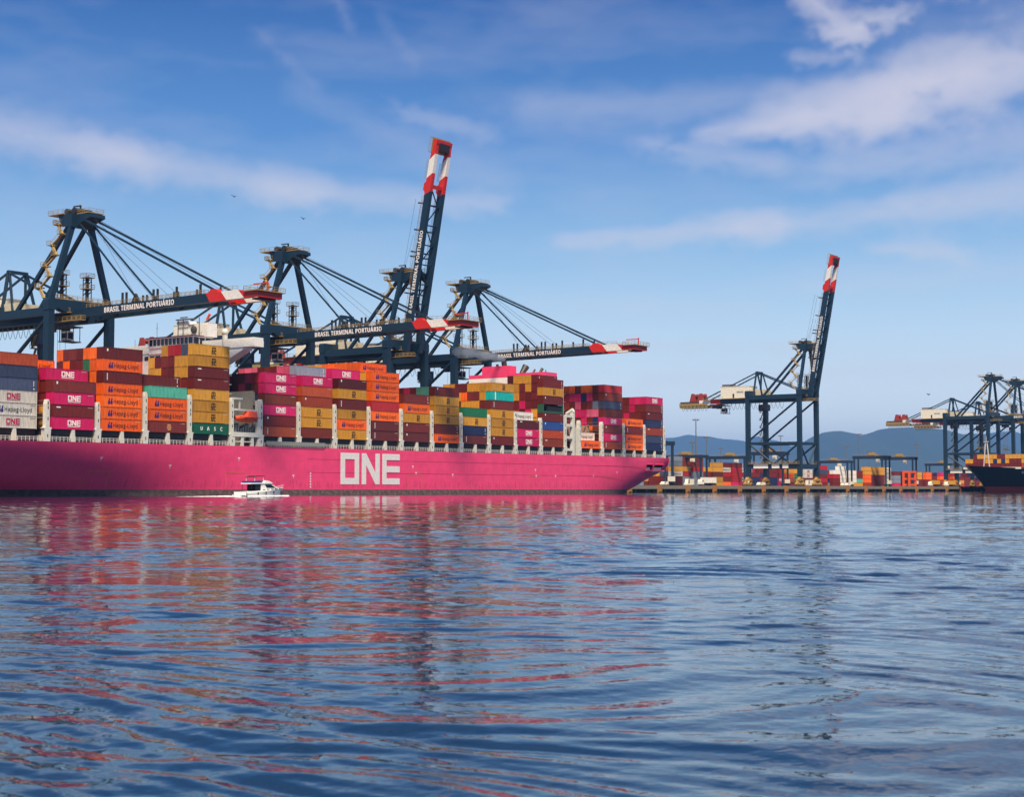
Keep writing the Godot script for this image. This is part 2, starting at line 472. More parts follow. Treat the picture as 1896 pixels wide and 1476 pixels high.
func make_ship() -> void:
	var o := base("container_ship", W(0, 0, 0))
	tag(o, "long pink container ship with white block letters on its hull, moored along the quay", "ship")
	var pink := paint("hull_pink", rgb(238, 68, 120), 0.42, "hull", 0.0125)
	var boot := paint("boot_grey", rgb(112, 94, 92), 0.7, "rustmix", 0.06)
	var white := paint("ship_white", rgb(214, 214, 208), 0.5, "paint", 0.2)
	var house := paint("house_bright", rgb(240, 240, 238), 0.5, "paint", 0.2)
	var grey := paint("ship_grey", rgb(140, 142, 140), 0.6, "paint", 0.2)
	var dark := paint("ship_dark", rgb(66, 64, 64), 0.8, "paint", 0.2)
	var glass := paint("ship_glass", rgb(14, 18, 22), 0.12, "")
	var redoxide := paint("deck_red", rgb(128, 44, 36), 0.7, "paint", 0.2)
	# hull skin, near and far side
	var st := [-66.0]
	var q := -62.0
	while q < 100: st.append(q); q += 4.0
	while q < 238: st.append(q); q += 12.0
	q = 240.0
	while q < 282: st.append(q); q += 4.0
	st.append_array([283.4, 288.0, 289.4, 293.0, 296.2, 298.5, 300.0])
	for side in [0, 1]:
		var rings := []; var brings := []
		for s in st:
			var yb := -2.0 if s < 262 else lerpf(-1.0, 6.2, pow((s - 262.0) / 38.0, 1.15))
			var yd := deck_y(s)
			var ring := PackedVector3Array(); var bring := PackedVector3Array()
			var ys := []
			for k in 3: ys.append(lerpf(yb, maxf(yb + 0.05, 1.5), k / 2.0))
			var low: float = ys[2]
			for k in 8: ys.append(lerpf(low, 8.7, (k + 1) / 8.0))
			ys.append(10.8); ys.append(yd)
			for k in ys.size():
				var a := hull_inset(s, ys[k], yb, yd)
				var p := Vector3(s, ys[k], -a) if side == 0 else Vector3(s, ys[k], -51.0 + a)
				if k <= 2: bring.append(p)
				if k >= 2: ring.append(p)
			rings.append(ring); brings.append(bring)
		var skip := {}
		if side == 0:
			for i in st.size() - 1:
				if (st[i] >= 283.3 and st[i] < 287.9) or (st[i] >= 289.3 and st[i] < 296.1): skip[Vector2i(i, 8)] = true
		if side == 1:
			for r in rings: r.reverse()
			for r in brings: r.reverse()
		var m := MB.new(); m.skin(rings, skip)
		part(o, "hull_side", m, pink)
		var b := MB.new(); b.skin(brings)
		part(o, "boot_topping", b, boot)
	# counter under the stern, transom, deck
	var m := MB.new()
	var dk := MB.new()
	for i in st.size() - 1:
		var s0: float = st[i]; var s1: float = st[i + 1]
		var ya := -2.0 if s0 < 262 else lerpf(-1.0, 6.2, pow((s0 - 262.0) / 38.0, 1.15))
		var yb := -2.0 if s1 < 262 else lerpf(-1.0, 6.2, pow((s1 - 262.0) / 38.0, 1.15))
		var a := hull_inset(s0, ya, ya, deck_y(s0)); var b := hull_inset(s1, yb, yb, deck_y(s1))
		m.quad(Vector3(s0, ya, -51 + a), Vector3(s1, yb, -51 + b), Vector3(s1, yb, -b), Vector3(s0, ya, -a))
		a = hull_inset(s0, deck_y(s0), ya, deck_y(s0)); b = hull_inset(s1, deck_y(s1), yb, deck_y(s1))
		dk.quad(Vector3(s0, deck_y(s0) - 0.02, -a), Vector3(s1, deck_y(s1) - 0.02, -b), Vector3(s1, deck_y(s1) - 0.02, -51 + b), Vector3(s0, deck_y(s0) - 0.02, -51 + a))
	part(o, "counter", m, pink)
	part(o, "deck", dk, redoxide)
	m = MB.new()
	for k in 10:
		var y0 := lerpf(6.2, deck_y(300), k / 10.0); var y1 := lerpf(6.2, deck_y(300), (k + 1) / 10.0)
		var a := hull_inset(300, y0, 6.2, deck_y(300)); var b := hull_inset(300, y1, 6.2, deck_y(300))
		m.quad(Vector3(300, y0, -a), Vector3(300, y0, -51 + a), Vector3(300, y1, -51 + b), Vector3(300, y1, -b))
	part(o, "transom", m, pink)
	# mooring deck behind the two openings
	m = MB.new()
	m.span(Vector3(282, 8.2, -9), Vector3(298, 8.6, -1.2))
	part(o, "mooring_deck", m, grey)
	m = MB.new(); m.span(Vector3(282, 8.6, -9.2), Vector3(298, 12.5, -9)); part(o, "mooring_bulkhead", m, white)
	for w in [[283.6, 287.8], [289.6, 296.0]]:
		m = MB.new(); m.span(Vector3(w[0], 8.7, -1.5), Vector3(w[1], 9.75, -1.35))
		part(o, "bulwark", m, white)
		m = MB.new()
		m.span(Vector3(w[0] - 0.25, 8.55, -0.6), Vector3(w[1] + 0.25, 8.72, 0.02)); m.span(Vector3(w[0] - 0.25, 10.78, -0.6), Vector3(w[1] + 0.25, 10.95, 0.02))
		part(o, "opening_frame", m, pink)
	# hull letters
	var lw := paint("hull_letter", rgb(228, 226, 228), 0.5, "paint", 0.2)
	var ls := letters_one(8.95, 26.1, 0, 0.05)
	for l in ls: part(o, "hull_letter", l, lw, Vector3(113.6, 3.0, 0.01))
	# weld seam, painted marks on the hull
	var seam := paint("seam", rgb(176, 30, 84), 0.5, "paint", 0.2)
	for y in [9.9, 6.2]:
		m = MB.new(); m.span(Vector3(100, y, 0), Vector3(282, y + 0.1, 0.025)); part(o, "weld_seam", m, seam)
	var yel := paint("mark_yellow", rgb(206, 120, 60), 0.6, "")
	var wm := paint("mark_white", rgb(226, 206, 214), 0.6, "")
	var marks := [[29.0, 9.0], [50.5, 7.4], [73.5, 9.6], [94.0, 5.2], [145.5, 8.3], [147.0, 6.4], [165.0, 6.0], [210.0, 8.0], [210.5, 6.0], [222.0, 6.0], [246.0, 6.2], [262.0, 7.6]]
	for mk in marks:
		m = MB.new()
		hull_strip(m, mk[0], mk[1] + 0.16, mk[0] + 0.8, mk[1] + 0.16, 0.32); hull_strip(m, mk[0] + 0.4, mk[1], mk[0] + 0.4, mk[1] - 0.55, 0.2)
		part(o, "hull_mark", m, wm)
	for s in [26.5, 69.5, 143.5, 206.0, 252.0]:
		m = MB.new()
		hull_strip(m, s, 5.9, s + 7, 5.9, 0.13); hull_strip(m, s + 0.07, 1.9, s + 0.07, 5.9, 0.13); hull_strip(m, s + 6.93, 1.9, s + 6.93, 5.9, 0.13)
		part(o, "tug_mark", m, yel)
	for k in 6:
		m = MB.new(); m.span(Vector3(101.0, 2.0 + k * 0.75, 0), Vector3(101.5, 2.45 + k * 0.75, 0.03)); part(o, "draught_mark", m, wm, Vector3(0, 0, 0.01))
	# hatch covers, coamings, posts
	for k in range(1, 20):
		var s := bay_start(k)
		var yb := box_y(s + 6)
		var ins := ROW if k == 1 else 0.0
		m = MB.new(); m.span(Vector3(s - 0.2, yb - 1.3, -48.4 + ins), Vector3(s + LONG + 0.2, yb - 0.02, -1.0 - ins))
		part(o, "hatch_cover", m, dark)
		m = MB.new(); m.span(Vector3(s - 0.6, deck_y(s) - 0.1, -46), Vector3(s + LONG + 0.6, yb - 1.32, -3.4 - ins))
		part(o, "hatch_coaming", m, white)
		m = MB.new()
		m.slab_z(PackedVector2Array([Vector2(s + 5.5, deck_y(s) - 0.1), Vector2(s + 6.7, deck_y(s) - 0.1), Vector2(s + 6.45, yb - 0.03), Vector2(s + 5.75, yb - 0.03)]), -0.9 - ins, -0.1 - ins)
		part(o, "pedestal", m, white)
		# rail along the deck edge with stanchions, and a walkway shelf
		m = MB.new()
		var x := s - 1.0
		while x < s + 14.0:
			m.span(Vector3(x, deck_y(x) - 0.02, -0.3 - ins * 0.3), Vector3(x + 0.09, deck_y(x) + 1.1, -0.2 - ins * 0.3)); x += 1.1
		for dy in [0.45, 0.78, 1.08]: m.span(Vector3(s - 1.0, deck_y(s) + dy, -0.3 - ins * 0.3), Vector3(s + 13.6, deck_y(s) + dy + 0.07, -0.22 - ins * 0.3))
		part(o, "railing", m, white)
		m = MB.new(); m.span(Vector3(s + 0.6, yb - 1.75, -3.3 - ins), Vector3(s + 11.6, yb - 1.6, -1.2 - ins))
		for j in 9: m.span(Vector3(s + 0.9 + j * 1.28, deck_y(s), -3.2 - ins), Vector3(s + 1.25 + j * 1.28, yb - 1.75, -2.9 - ins))
		part(o, "walkway", m, grey)
		# lashing bridge on the forward side of the bay
		var xs := [s - 1.22]
		if k in [5, 15, 19]: xs.append(s + LONG + 1.22)
		for xp in xs:
			var top := 22.4 if k in [2, 3] and xp < s else 25.6
			if k == 1: top = 21.0
			var p := MB.new()
			var za := -0.15 - ins
			p.slab_z(PackedVector2Array([Vector2(xp - 0.9, yb - 0.1), Vector2(xp - 1.2, yb + 0.25), Vector2(xp - 0.5, yb + 0.5), Vector2(xp - 0.45, top - 1.0), Vector2(xp - 0.2, top), Vector2(xp + 0.2, top), Vector2(xp + 0.45, top - 1.0), Vector2(xp + 0.5, yb + 0.5), Vector2(xp + 1.2, yb + 0.25), Vector2(xp + 0.9, yb - 0.1), Vector2(xp + 0.75, deck_y(xp) - 0.05), Vector2(xp - 0.75, deck_y(xp) - 0.05)]), za - 1.3, za)
			var lb := part(o, "lashing_bridge", p, white)
			for yy in [deck_y(xp) + 0.9, yb + 2.0, yb + 4.6, yb + 5.6, yb + 7.4]:
				var hole := MB.new(); hole.span(Vector3(xp - 0.13, yy, za - 0.1), Vector3(xp + 0.13, yy + 0.75, za + 0.02))
				if yy < top - 1.2: part(lb, "access_hole", hole, dark)
			var g := MB.new()
			for yy in [yb + 2.6, yb + 5.5, yb + 8.4]:
				if yy < top - 0.5:
					g.span(Vector3(xp - 0.55, yy, -48.5 + ins), Vector3(xp + 0.55, yy + 0.15, za - 1.3))
					g.span(Vector3(xp - 0.55, yy + 1.1, -48.5 + ins), Vector3(xp - 0.48, yy + 1.17, za - 1.3))
			for j in 10: g.span(Vector3(xp - 0.35, deck_y(xp) - 0.05, -6.5 - j * 4.6), Vector3(xp + 0.35, top - 1.0, -6.1 - j * 4.6))
			part(o, "lashing_gallery", g, grey)
	# accommodation island with the bridge
	m = MB.new(); m.span(Vector3(75.6, 12.9, -43), Vector3(81.4, 39.0, -12.2)); part(o, "accommodation", m, house)
	m = MB.new(); m.span(Vector3(74.8, 39.0, -36.5), Vector3(81.4, 40.6, -19.3)); m.span(Vector3(74.5, 40.6, -36.8), Vector3(81.6, 41.15, -19.0)); part(o, "wheelhouse", m, house)
	m = MB.new(); m.span(Vector3(74.2, 42.95, -37.2), Vector3(82.0, 43.25, -18.7)); part(o, "wheelhouse_roof", m, house)
	m = MB.new(); m.span(Vector3(74.1, 43.25, -37.3), Vector3(74.25, 43.5, -18.6)); m.span(Vector3(74.25, 43.25, -18.75), Vector3(82.0, 43.5, -18.6)); part(o, "roof_edge", m, paint("roof_red", rgb(140, 40, 44), 0.6))
	for k in 11:
		var z := -36.4 + k * 1.575
		m = MB.new(); m.span(Vector3(74.75, 41.15, z + 0.18), Vector3(74.85, 42.95, z + 1.42)); part(o, "window", m, glass)
		m = MB.new(); m.span(Vector3(74.6, 41.15, z - 0.14), Vector3(75.0, 42.95, z + 0.14)); part(o, "window_mullion", m, house)
	for k in 3:
		var x := 75.0 + k * 2.15
		m = MB.new(); m.span(Vector3(x + 0.2, 41.15, -19.15), Vector3(x + 1.95, 42.95, -19.05)); part(o, "window", m, glass)
		m = MB.new(); m.span(Vector3(x - 0.15, 41.15, -19.3), Vector3(x + 0.17, 42.95, -18.95)); part(o, "window_mullion", m, house)
	m = MB.new(); m.span(Vector3(75.3, 41.15, -36), Vector3(81.3, 42.95, -19.5)); part(o, "wheelhouse_core", m, grey)
	for k in 9:
		m = MB.new(); m.span(Vector3(75.5, 38.0 - 0.6, -41.5 + k * 2.35), Vector3(75.62, 38.5, -40.0 + k * 2.35)); part(o, "window", m, glass)
	for k in 14:
		m = MB.new(); m.span(Vector3(75.52, 35.0 - 2.9 * (k % 2), -40.6 + k * 1.9), Vector3(75.62, 35.7 - 2.9 * (k % 2), -40.2 + k * 1.9)); part(o, "porthole", m, glass)
	# bridge wings: parapet, floor and sloping brackets
	for side in [0, 1]:
		var z0 := -19.0 if side == 0 else -36.8
		var z1 := 0.6 if side == 0 else -51.6
		m = MB.new()
		m.span(Vector3(78.2, 39.6, minf(z0, z1)), Vector3(82.0, 39.85, maxf(z0, z1)))
		m.span(Vector3(78.2, 39.85, minf(z0, z1)), Vector3(78.35, 42.05, maxf(z0, z1)))
		m.span(Vector3(81.85, 39.85, minf(z0, z1)), Vector3(82.0, 41.2, maxf(z0, z1)))
		m.span(Vector3(78.35, 39.85, z1 - 0.15 if side == 0 else z1), Vector3(81.85, 42.05, z1 if side == 0 else z1 + 0.15))
		part(o, "bridge_wing", m, house)
		m = MB.new()
		var zi := -12.2 if side == 0 else -43.0
		var zo := -3.4 if side == 0 else -48.0
		m.slab_x(PackedVector2Array([Vector2(zi, 39.6), Vector2(zo, 39.6), Vector2(zo, 39.0), Vector2(zi, 35.2)]), 78.4, 81.8)
		part(o, "wing_bracket", m, house)
	# monkey island: upper house, radar mast, domes, aerials
	m = MB.new(); m.span(Vector3(78.6, 43.25, -29), Vector3(82.4, 47.0, -17.6)); m.span(Vector3(78.3, 46.4, -28.6), Vector3(81.5, 48.0, -24.8)); part(o, "radar_house", m, house)
	m = MB.new()
	for zz in [-28.4, -26.4, -20.0]: m.tube(Vector3(78.0, 43.3, zz), Vector3(78.0, 48.6, zz), 0.12, 6)
	m.span(Vector3(77.6, 48.2, -29), Vector3(78.3, 48.5, -22.0)); m.span(Vector3(77.4, 48.7, -27.0), Vector3(77.7, 49.0, -24.2))
	part(o, "radar_mast", m, paint("mast_grey", rgb(96, 92, 92), 0.6))
	m = MB.new(); m.ball(Vector3(78.2, 45.3, -22.3), Vector3(0.9, 1.1, 0.9)); part(o, "exhaust_horn", m, dark)
	m = MB.new(); m.tube(Vector3(80.0, 48.0, -19.2), Vector3(80.0, 49.6, -18.0), 0.35, 8); part(o, "rescue_flare", m, paint("buoy", rgb(232, 92, 60), 0.6))
	m = MB.new(); m.tube(Vector3(78.8, 39.8, -10.8), Vector3(78.8, 43.2, -10.8), 0.75, 10); m.ball(Vector3(78.8, 44.0, -10.8), Vector3(0.95, 1.1, 0.95)); part(o, "satellite_dome", m, white)
	m = MB.new()
	for k in 16: m.tube(Vector3(78.1, 43.25, -19.2 - k * 0.55), Vector3(78.1, 44.4, -19.2 - k * 0.55), 0.04, 4)
	m.beam(Vector3(78.1, 44.4, -19.0), Vector3(78.1, 44.4, -29), 0.07, 0.07); m.beam(Vector3(78.1, 43.9, -19.0), Vector3(78.1, 43.9, -29), 0.06, 0.06)
	m.tube(Vector3(77, 43.3, -35.8), Vector3(77, 48.0, -35.8), 0.07, 5); m.beam(Vector3(77, 46.4, -36.4), Vector3(77, 46.4, -35.2), 0.06, 0.06)
	m.tube(Vector3(79, 39.9, -47.2), Vector3(79, 44.0, -47.2), 0.06, 5); m.beam(Vector3(79, 42.6, -47.2), Vector3(79, 42.2, -41.6), 0.05, 0.05)
	part(o, "aerial", m, paint("mast_grey", rgb(96, 92, 92), 0.6))
	# lifeboat station at the ship's side
	m = MB.new()
	m.span(Vector3(71.6, 15.4, -1.4), Vector3(82.6, 16.6, -0.1))
	for x in [71.7, 74.9, 78.6]: m.span(Vector3(x, 12.95, -1.2), Vector3(x + 0.9, 15.4, -0.2))
	m.span(Vector3(71.7, 14.0, -1.0), Vector3(79.5, 14.25, -0.4))
	m.span(Vector3(81.0, 12.95, -1.4), Vector3(82.4, 25.3, -0.3))
	m.span(Vector3(81.9, 22.3, -1.0), Vector3(73.0, 22.75, -0.6)); m.span(Vector3(79.9, 19.0, -1.0), Vector3(81.0, 19.5, -0.6))
	m.span(Vector3(72.2, 25.2, -1.2), Vector3(75.6, 25.7, -0.5)); m.span(Vector3(74.5, 22.7, -1.0), Vector3(74.9, 25.2, -0.7))
	m.span(Vector3(72.4, 22.3, -2.6), Vector3(73.4, 22.8, -0.2))
	part(o, "davit_frame", m, white)
	m = MB.new()
	for k in 7: m.span(Vector3(83.0 - 0.9, 13.0, -4.0 - k * 1.6), Vector3(83.0 - 0.5, 27.6, -3.0 - k * 1.6))
	m.span(Vector3(81.6, 13.0, -16), Vector3(82.0, 28.0, -3.0))
	for k in 10: m.span(Vector3(72.6 + k * 0.9, 16.6, -4.5 - 0.4 * (k % 3)), Vector3(73.1 + k * 0.9, 17.6 + 0.5 * (k % 4), -2.0))
	part(o, "engine_casing", m, grey)
	m = MB.new()
	for k in 9: m.span(Vector3(71.1, 17.0 + k * 2.4, -5.5), Vector3(72.2, 17.15 + k * 2.4, -1.3))
	for zz in [-5.5, -1.4]: m.span(Vector3(71.2, 16.6, zz), Vector3(71.35, 37.0, zz + 0.12))
	part(o, "outside_stair", m, white)
	# accommodation ladder stowed along the rail
	m = MB.new()
	m.span(Vector3(84.0, 13.5, -0.1), Vector3(107, 14.5, 0.25))
	for k in 24: m.span(Vector3(84.4 + k * 0.94, 13.05, 0.0), Vector3(84.8 + k * 0.94, 13.5, 0.3))
	part(o, "gangway", m, grey)
	# funnel casing with pink top
	m = MB.new(); m.span(Vector3(229, 12.9, -42), Vector3(236.6, 41.2, -8.9)); part(o, "engine_house", m, house)
	m = MB.new(); m.span(Vector3(228.97, 41.2, -42.03), Vector3(236.63, 42.45, -8.87)); part(o, "house_band", m, pink)
	m = MB.new(); m.span(Vector3(228.94, 41.3, -36), Vector3(233.2, 45.3, -24.0)); part(o, "funnel", m, pink)
	m = MB.new()
	m.tube(Vector3(231, 45.2, -27.6), Vector3(230.6, 47.2, -27.6), 0.95, 12); m.tube(Vector3(231.5, 45.2, -31), Vector3(231.3, 46.2, -31), 0.5, 8)
	m.tube(Vector3(232.5, 42.4, -21.2), Vector3(234.4, 45.2, -20.6), 0.9, 10, 1.3); m.tube(Vector3(232.5, 42.4, -16.4), Vector3(233.6, 43.8, -16.2), 0.35, 8); m.tube(Vector3(232.5, 42.4, -13.4), Vector3(233.6, 44.0, -13.0), 0.4, 8, 0.6)
	m.tube(Vector3(232.5, 42.4, -10.8), Vector3(232.5, 43.4, -10.8), 0.15, 6)
	part(o, "exhaust_pipe", m, paint("pipe", rgb(58, 56, 56), 0.5))
	m = MB.new()
	for x in [228.4, 233.5, 236.9]: m.span(Vector3(x, 12.9, -1.4), Vector3(x + 1.3, 27.0 if x < 233 else 28.6 if x < 236 else 23.0, -0.2))
	for y in [14.8, 19.0, 23.2, 26.4]: m.span(Vector3(229.7, y, -1.2), Vector3(233.5, y + 0.9, -0.3))
	m.tube(Vector3(234.1, 27.6, -3), Vector3(234.1, 29.0, -0.4), 0.8, 10)
	part(o, "store_crane_frame", m, white)
	m = MB.new()
	for k in 4: m.span(Vector3(239.4 + k * 3.9, 15.9, -30), Vector3(239.7 + k * 3.9, 24.2, -6.0))
	for y in [20.6, 24.0]:
		for k in 5: m.span(Vector3(239.4, y, -6.4 - k * 5), Vector3(251.4, y + 0.3, -6.0 - k * 5))
	part(o, "cell_guide", m, paint("rusty_white", rgb(196, 158, 138), 0.6, "rustmix", 0.2))
	# bow: forecastle and foremast ahead of the picture's edge
	m = MB.new(); m.tube(Vector3(-50, 14, -25.5), Vector3(-50, 34, -25.5), 0.6, 8, 0.3); part(o, "foremast", m, white)

func make_lifeboat() -> void:
	var o := base("lifeboat", W(77.3, 18.9, 1.0))
	o.scale = Vector3(1.08, 1.12, 1.1)
	tag(o, "orange enclosed lifeboat hanging in white davits between the ship's container bays", "lifeboat")
	var orange := paint("lifeboat", rgb(240, 88, 52), 0.45, "paint", 0.3)
	var rings := []
	for i in 13:
		var t := i / 12.0
		var x := -3.9 + 7.8 * t
		var w := 1.35 * pow(maxf(0.02, sin(PI * clampf(t * 0.96 + 0.02, 0, 1))), 0.45)
		var top := 1.75 + 0.25 * sin(PI * t) + (1.15 * smoothstep(0.42, 0.52, t) * (1.0 - smoothstep(0.9, 0.99, t)))
		var keel := 0.25 + 0.55 * pow(absf(2 * t - 1), 3.0)
		var ring := PackedVector3Array()
		for p in [[0.0, keel], [0.55, keel + 0.25], [0.95, 1.0], [1.0, 1.45], [0.9, 1.6], [0.75, lerpf(1.6, top, 0.75)], [0.4, top], [0.0, top + 0.05]]: ring.append(Vector3(x, p[1], p[0] * w))
		for k in range(6, -1, -1): ring.append(Vector3(ring[k].x, ring[k].y, -ring[k].z))
		rings.append(ring)
	var m := MB.new(); m.skin(rings)
	part(o, "hull", m, orange)
	m = MB.new()
	m.span(Vector3(-3.5, 1.42, 1.3), Vector3(3.4, 1.55, 1.4)); m.span(Vector3(-3.5, 1.42, -1.4), Vector3(3.4, 1.55, -1.3))
	part(o, "fender_strip", m, paint("lifeboat_dark", rgb(170, 48, 30), 0.6))
	m = MB.new()
	for x in [-2.8, 2.6]: m.tube(Vector3(x, 1.7, 0), Vector3(x, 3.4, 0), 0.06, 5)
	part(o, "fall_wire", m, paint("mast_grey", rgb(96, 92, 92), 0.6))

func stack_ship() -> void:
	# outer row from the bottom tier up, then inner rows tier by tier: [tier, first row, kinds]
	BAYS = [[],
		["WwWSSo", [[6, 2, "oM"]], 5, 0.0], ["PMPM", [[5, 2, "PMMMM"], [6, 7, "HM"]], 5, 0.0],
		["HHHHMHM", [[5, 2, "h"], [6, 2, "hKMMhM"], [7, 2, "hhMMMh"]], 5, 0.0], ["DHHT", [[5, 2, "MM"]], 4, 0.0],
		["UGGGMMGG", [[6, 2, "ggMMgg"], [7, 2, "ggMMMg"], [8, 2, "Srrg"]], 5, 0.0],
		["RMPBPP", [[5, 2, "mmpmm"], [6, 2, "rpmmM"]], 5, 0.0], ["BGGRoP", [[7, 2, "EqqMMMqqq"]], 6, 0.0],
		["GHGMGm", [[7, 2, "PqMM"]], 6, 0.0], ["mmHrHHH", [[8, 3, "HhhhhhgggM"]], 7, 0.0],
		["mMGHM", [], 5, 0.0], ["HMGGGM", [[6, 2, "TTMpM"]], 5, 0.0], ["mNGK", [], 4, 0.0],
		["MGGGMCG", [[5, 2, "MgggM"], [6, 2, "gMMhgM"], [7, 2, "gggMMgg"]], 4, 0.0],
		["PPm", [[4, 2, "w"]], 3, 0.0], ["RoLMFMGM", [[5, 2, "MMpMM"], [6, 2, "MMMgM"], [7, 2, "MgMgM"], [8, 2, "Mgggm"]], 4, 1.4],
		["H", [[2, 2, "w"]], 1, 0.0],
		["RPMPBSRr", [[4, 2, "NMpMM"], [5, 2, "qqppM"], [6, 2, "EMMqMR"], [7, 2, "MpNppr"], [8, 2, "MhhMhh"]], 3, 0.0],
		["HHMH", [], 3, 0.0], ["NSRNMMP", [[5, 2, "MMpM"], [6, 2, "MpMM"], [7, 2, "ppMM"]], 4, 0.0]]
	var rest := []
	var fill := "MMmMgGhpRMBMgmS"
	for k in range(1, 20):
		var bay = BAYS[k]
		var s := bay_start(k) + LONG / 2
		var yb := box_y(s)
		var inset := ROW if k == 1 else 0.0
		var where := "%s bay from the left" % ordinal(k)
		for t in String(bay[0]).length():
			var c: String = bay[0][t]
			var look: String = KINDS[c][0]
			var extra: String = {"one": " lettered", "hl": " lettered", "gold": " emblem"}.get(KINDS[c][2], "")
			var kind := "flat rack container" if c == "F" else look + extra + " container"
			if c == "F": kind = "green " + kind
			container(c, s, yb + t * TIER, 1.47 + inset, "%s, %s tier, outer row, %s" % [kind, ORD[t + 1], where], "containers stacked on the pink ship")
		var low := {}
		for lay in bay[1]:
			for j in String(lay[2]).length():
				var r: int = lay[1] + j
				var t: int = lay[0]
				var c: String = lay[2][j]
				low[r] = mini(low.get(r, 99), t)
				container(c, s, yb + bay[3] + (t - 1) * TIER, 1.47 + ROW * (r - 1) + inset, "%s container, %s tier, %s row inward, %s" % [KINDS[c][0], ORD[t], ORD[r], where], "containers stacked on the pink ship")
		for r in range(2, 19 if k > 1 else 17):
			var upto: int = low[r] - 1 if low.has(r) else bay[2]
			for t in range(0, upto):
				var c := fill[rng.randi() % fill.length()]
				rest.append([Transform3D(Basis(Vector3.UP, TURN), W(s, yb + bay[3] + t * TIER, 1.47 + ROW * (r - 1) + inset)), KINDS[c][1]])
		if bay[3] > 0.0:
			var m := MB.new()
			m.span(Vector3(bay_start(k), yb, -1.5 - ROW * 17.5), Vector3(bay_start(k) + LONG, yb + bay[3] - 0.005, -0.28 - ROW))
			part(get_node("container_ship"), "hatch_riser", m, mats["ship_dark"])
	var mm := MultiMesh.new()
	mm.transform_format = MultiMesh.TRANSFORM_3D
	mm.use_colors = true
	var both := MB.new()
	for src in [box_body, box_frame]:
		var a: Array = src.surface_get_arrays(0)
		both.v.append_array(a[Mesh.ARRAY_VERTEX]); both.n.append_array(a[Mesh.ARRAY_NORMAL])
	mm.mesh = both.mesh()
	mm.instance_count = rest.size()
	for i in rest.size():
		mm.set_instance_transform(i, rest[i][0]); mm.set_instance_color(i, rest[i][1].srgb_to_linear())
	var mi := MultiMeshInstance3D.new()
	mi.name = "stacked_containers"
	mi.multimesh = mm
	var mat := StandardMaterial3D.new()
	mat.vertex_color_use_as_albedo = true; mat.roughness = 0.5
	mi.material_override = mat
	add_child(mi)
	tag(mi, "inner rows of stacked containers filling the pink ship's bays", "containers", "", "stuff")

# ------------------------------------------------------------------ ship-to-shore gantry cranes
func rails(m: MB, a: Vector3, b: Vector3, h := 1.1) -> void:
	m.beam(a + Vector3(0, h, 0), b + Vector3(0, h, 0), 0.09, 0.09)
	m.beam(a + Vector3(0, h * 0.5, 0), b + Vector3(0, h * 0.5, 0), 0.07, 0.07)
	var k := int(max(1.0, (b - a).length() / 1.8))
	for i in k + 1:
		var p := a.lerp(b, float(i) / k)
		m.beam(p, p + Vector3(0, h, 0), 0.08, 0.08)

func platform(m: MB, lo: Vector3, hi: Vector3) -> void:
	m.span(lo, Vector3(hi.x, lo.y + 0.22, hi.z))
	var y := lo.y + 0.22
	rails(m, Vector3(lo.x, y, lo.z), Vector3(hi.x, y, lo.z)); rails(m, Vector3(lo.x, y, hi.z), Vector3(hi.x, y, hi.z))
	rails(m, Vector3(lo.x, y, lo.z), Vector3(lo.x, y, hi.z)); rails(m, Vector3(hi.x, y, lo.z), Vector3(hi.x, y, hi.z))

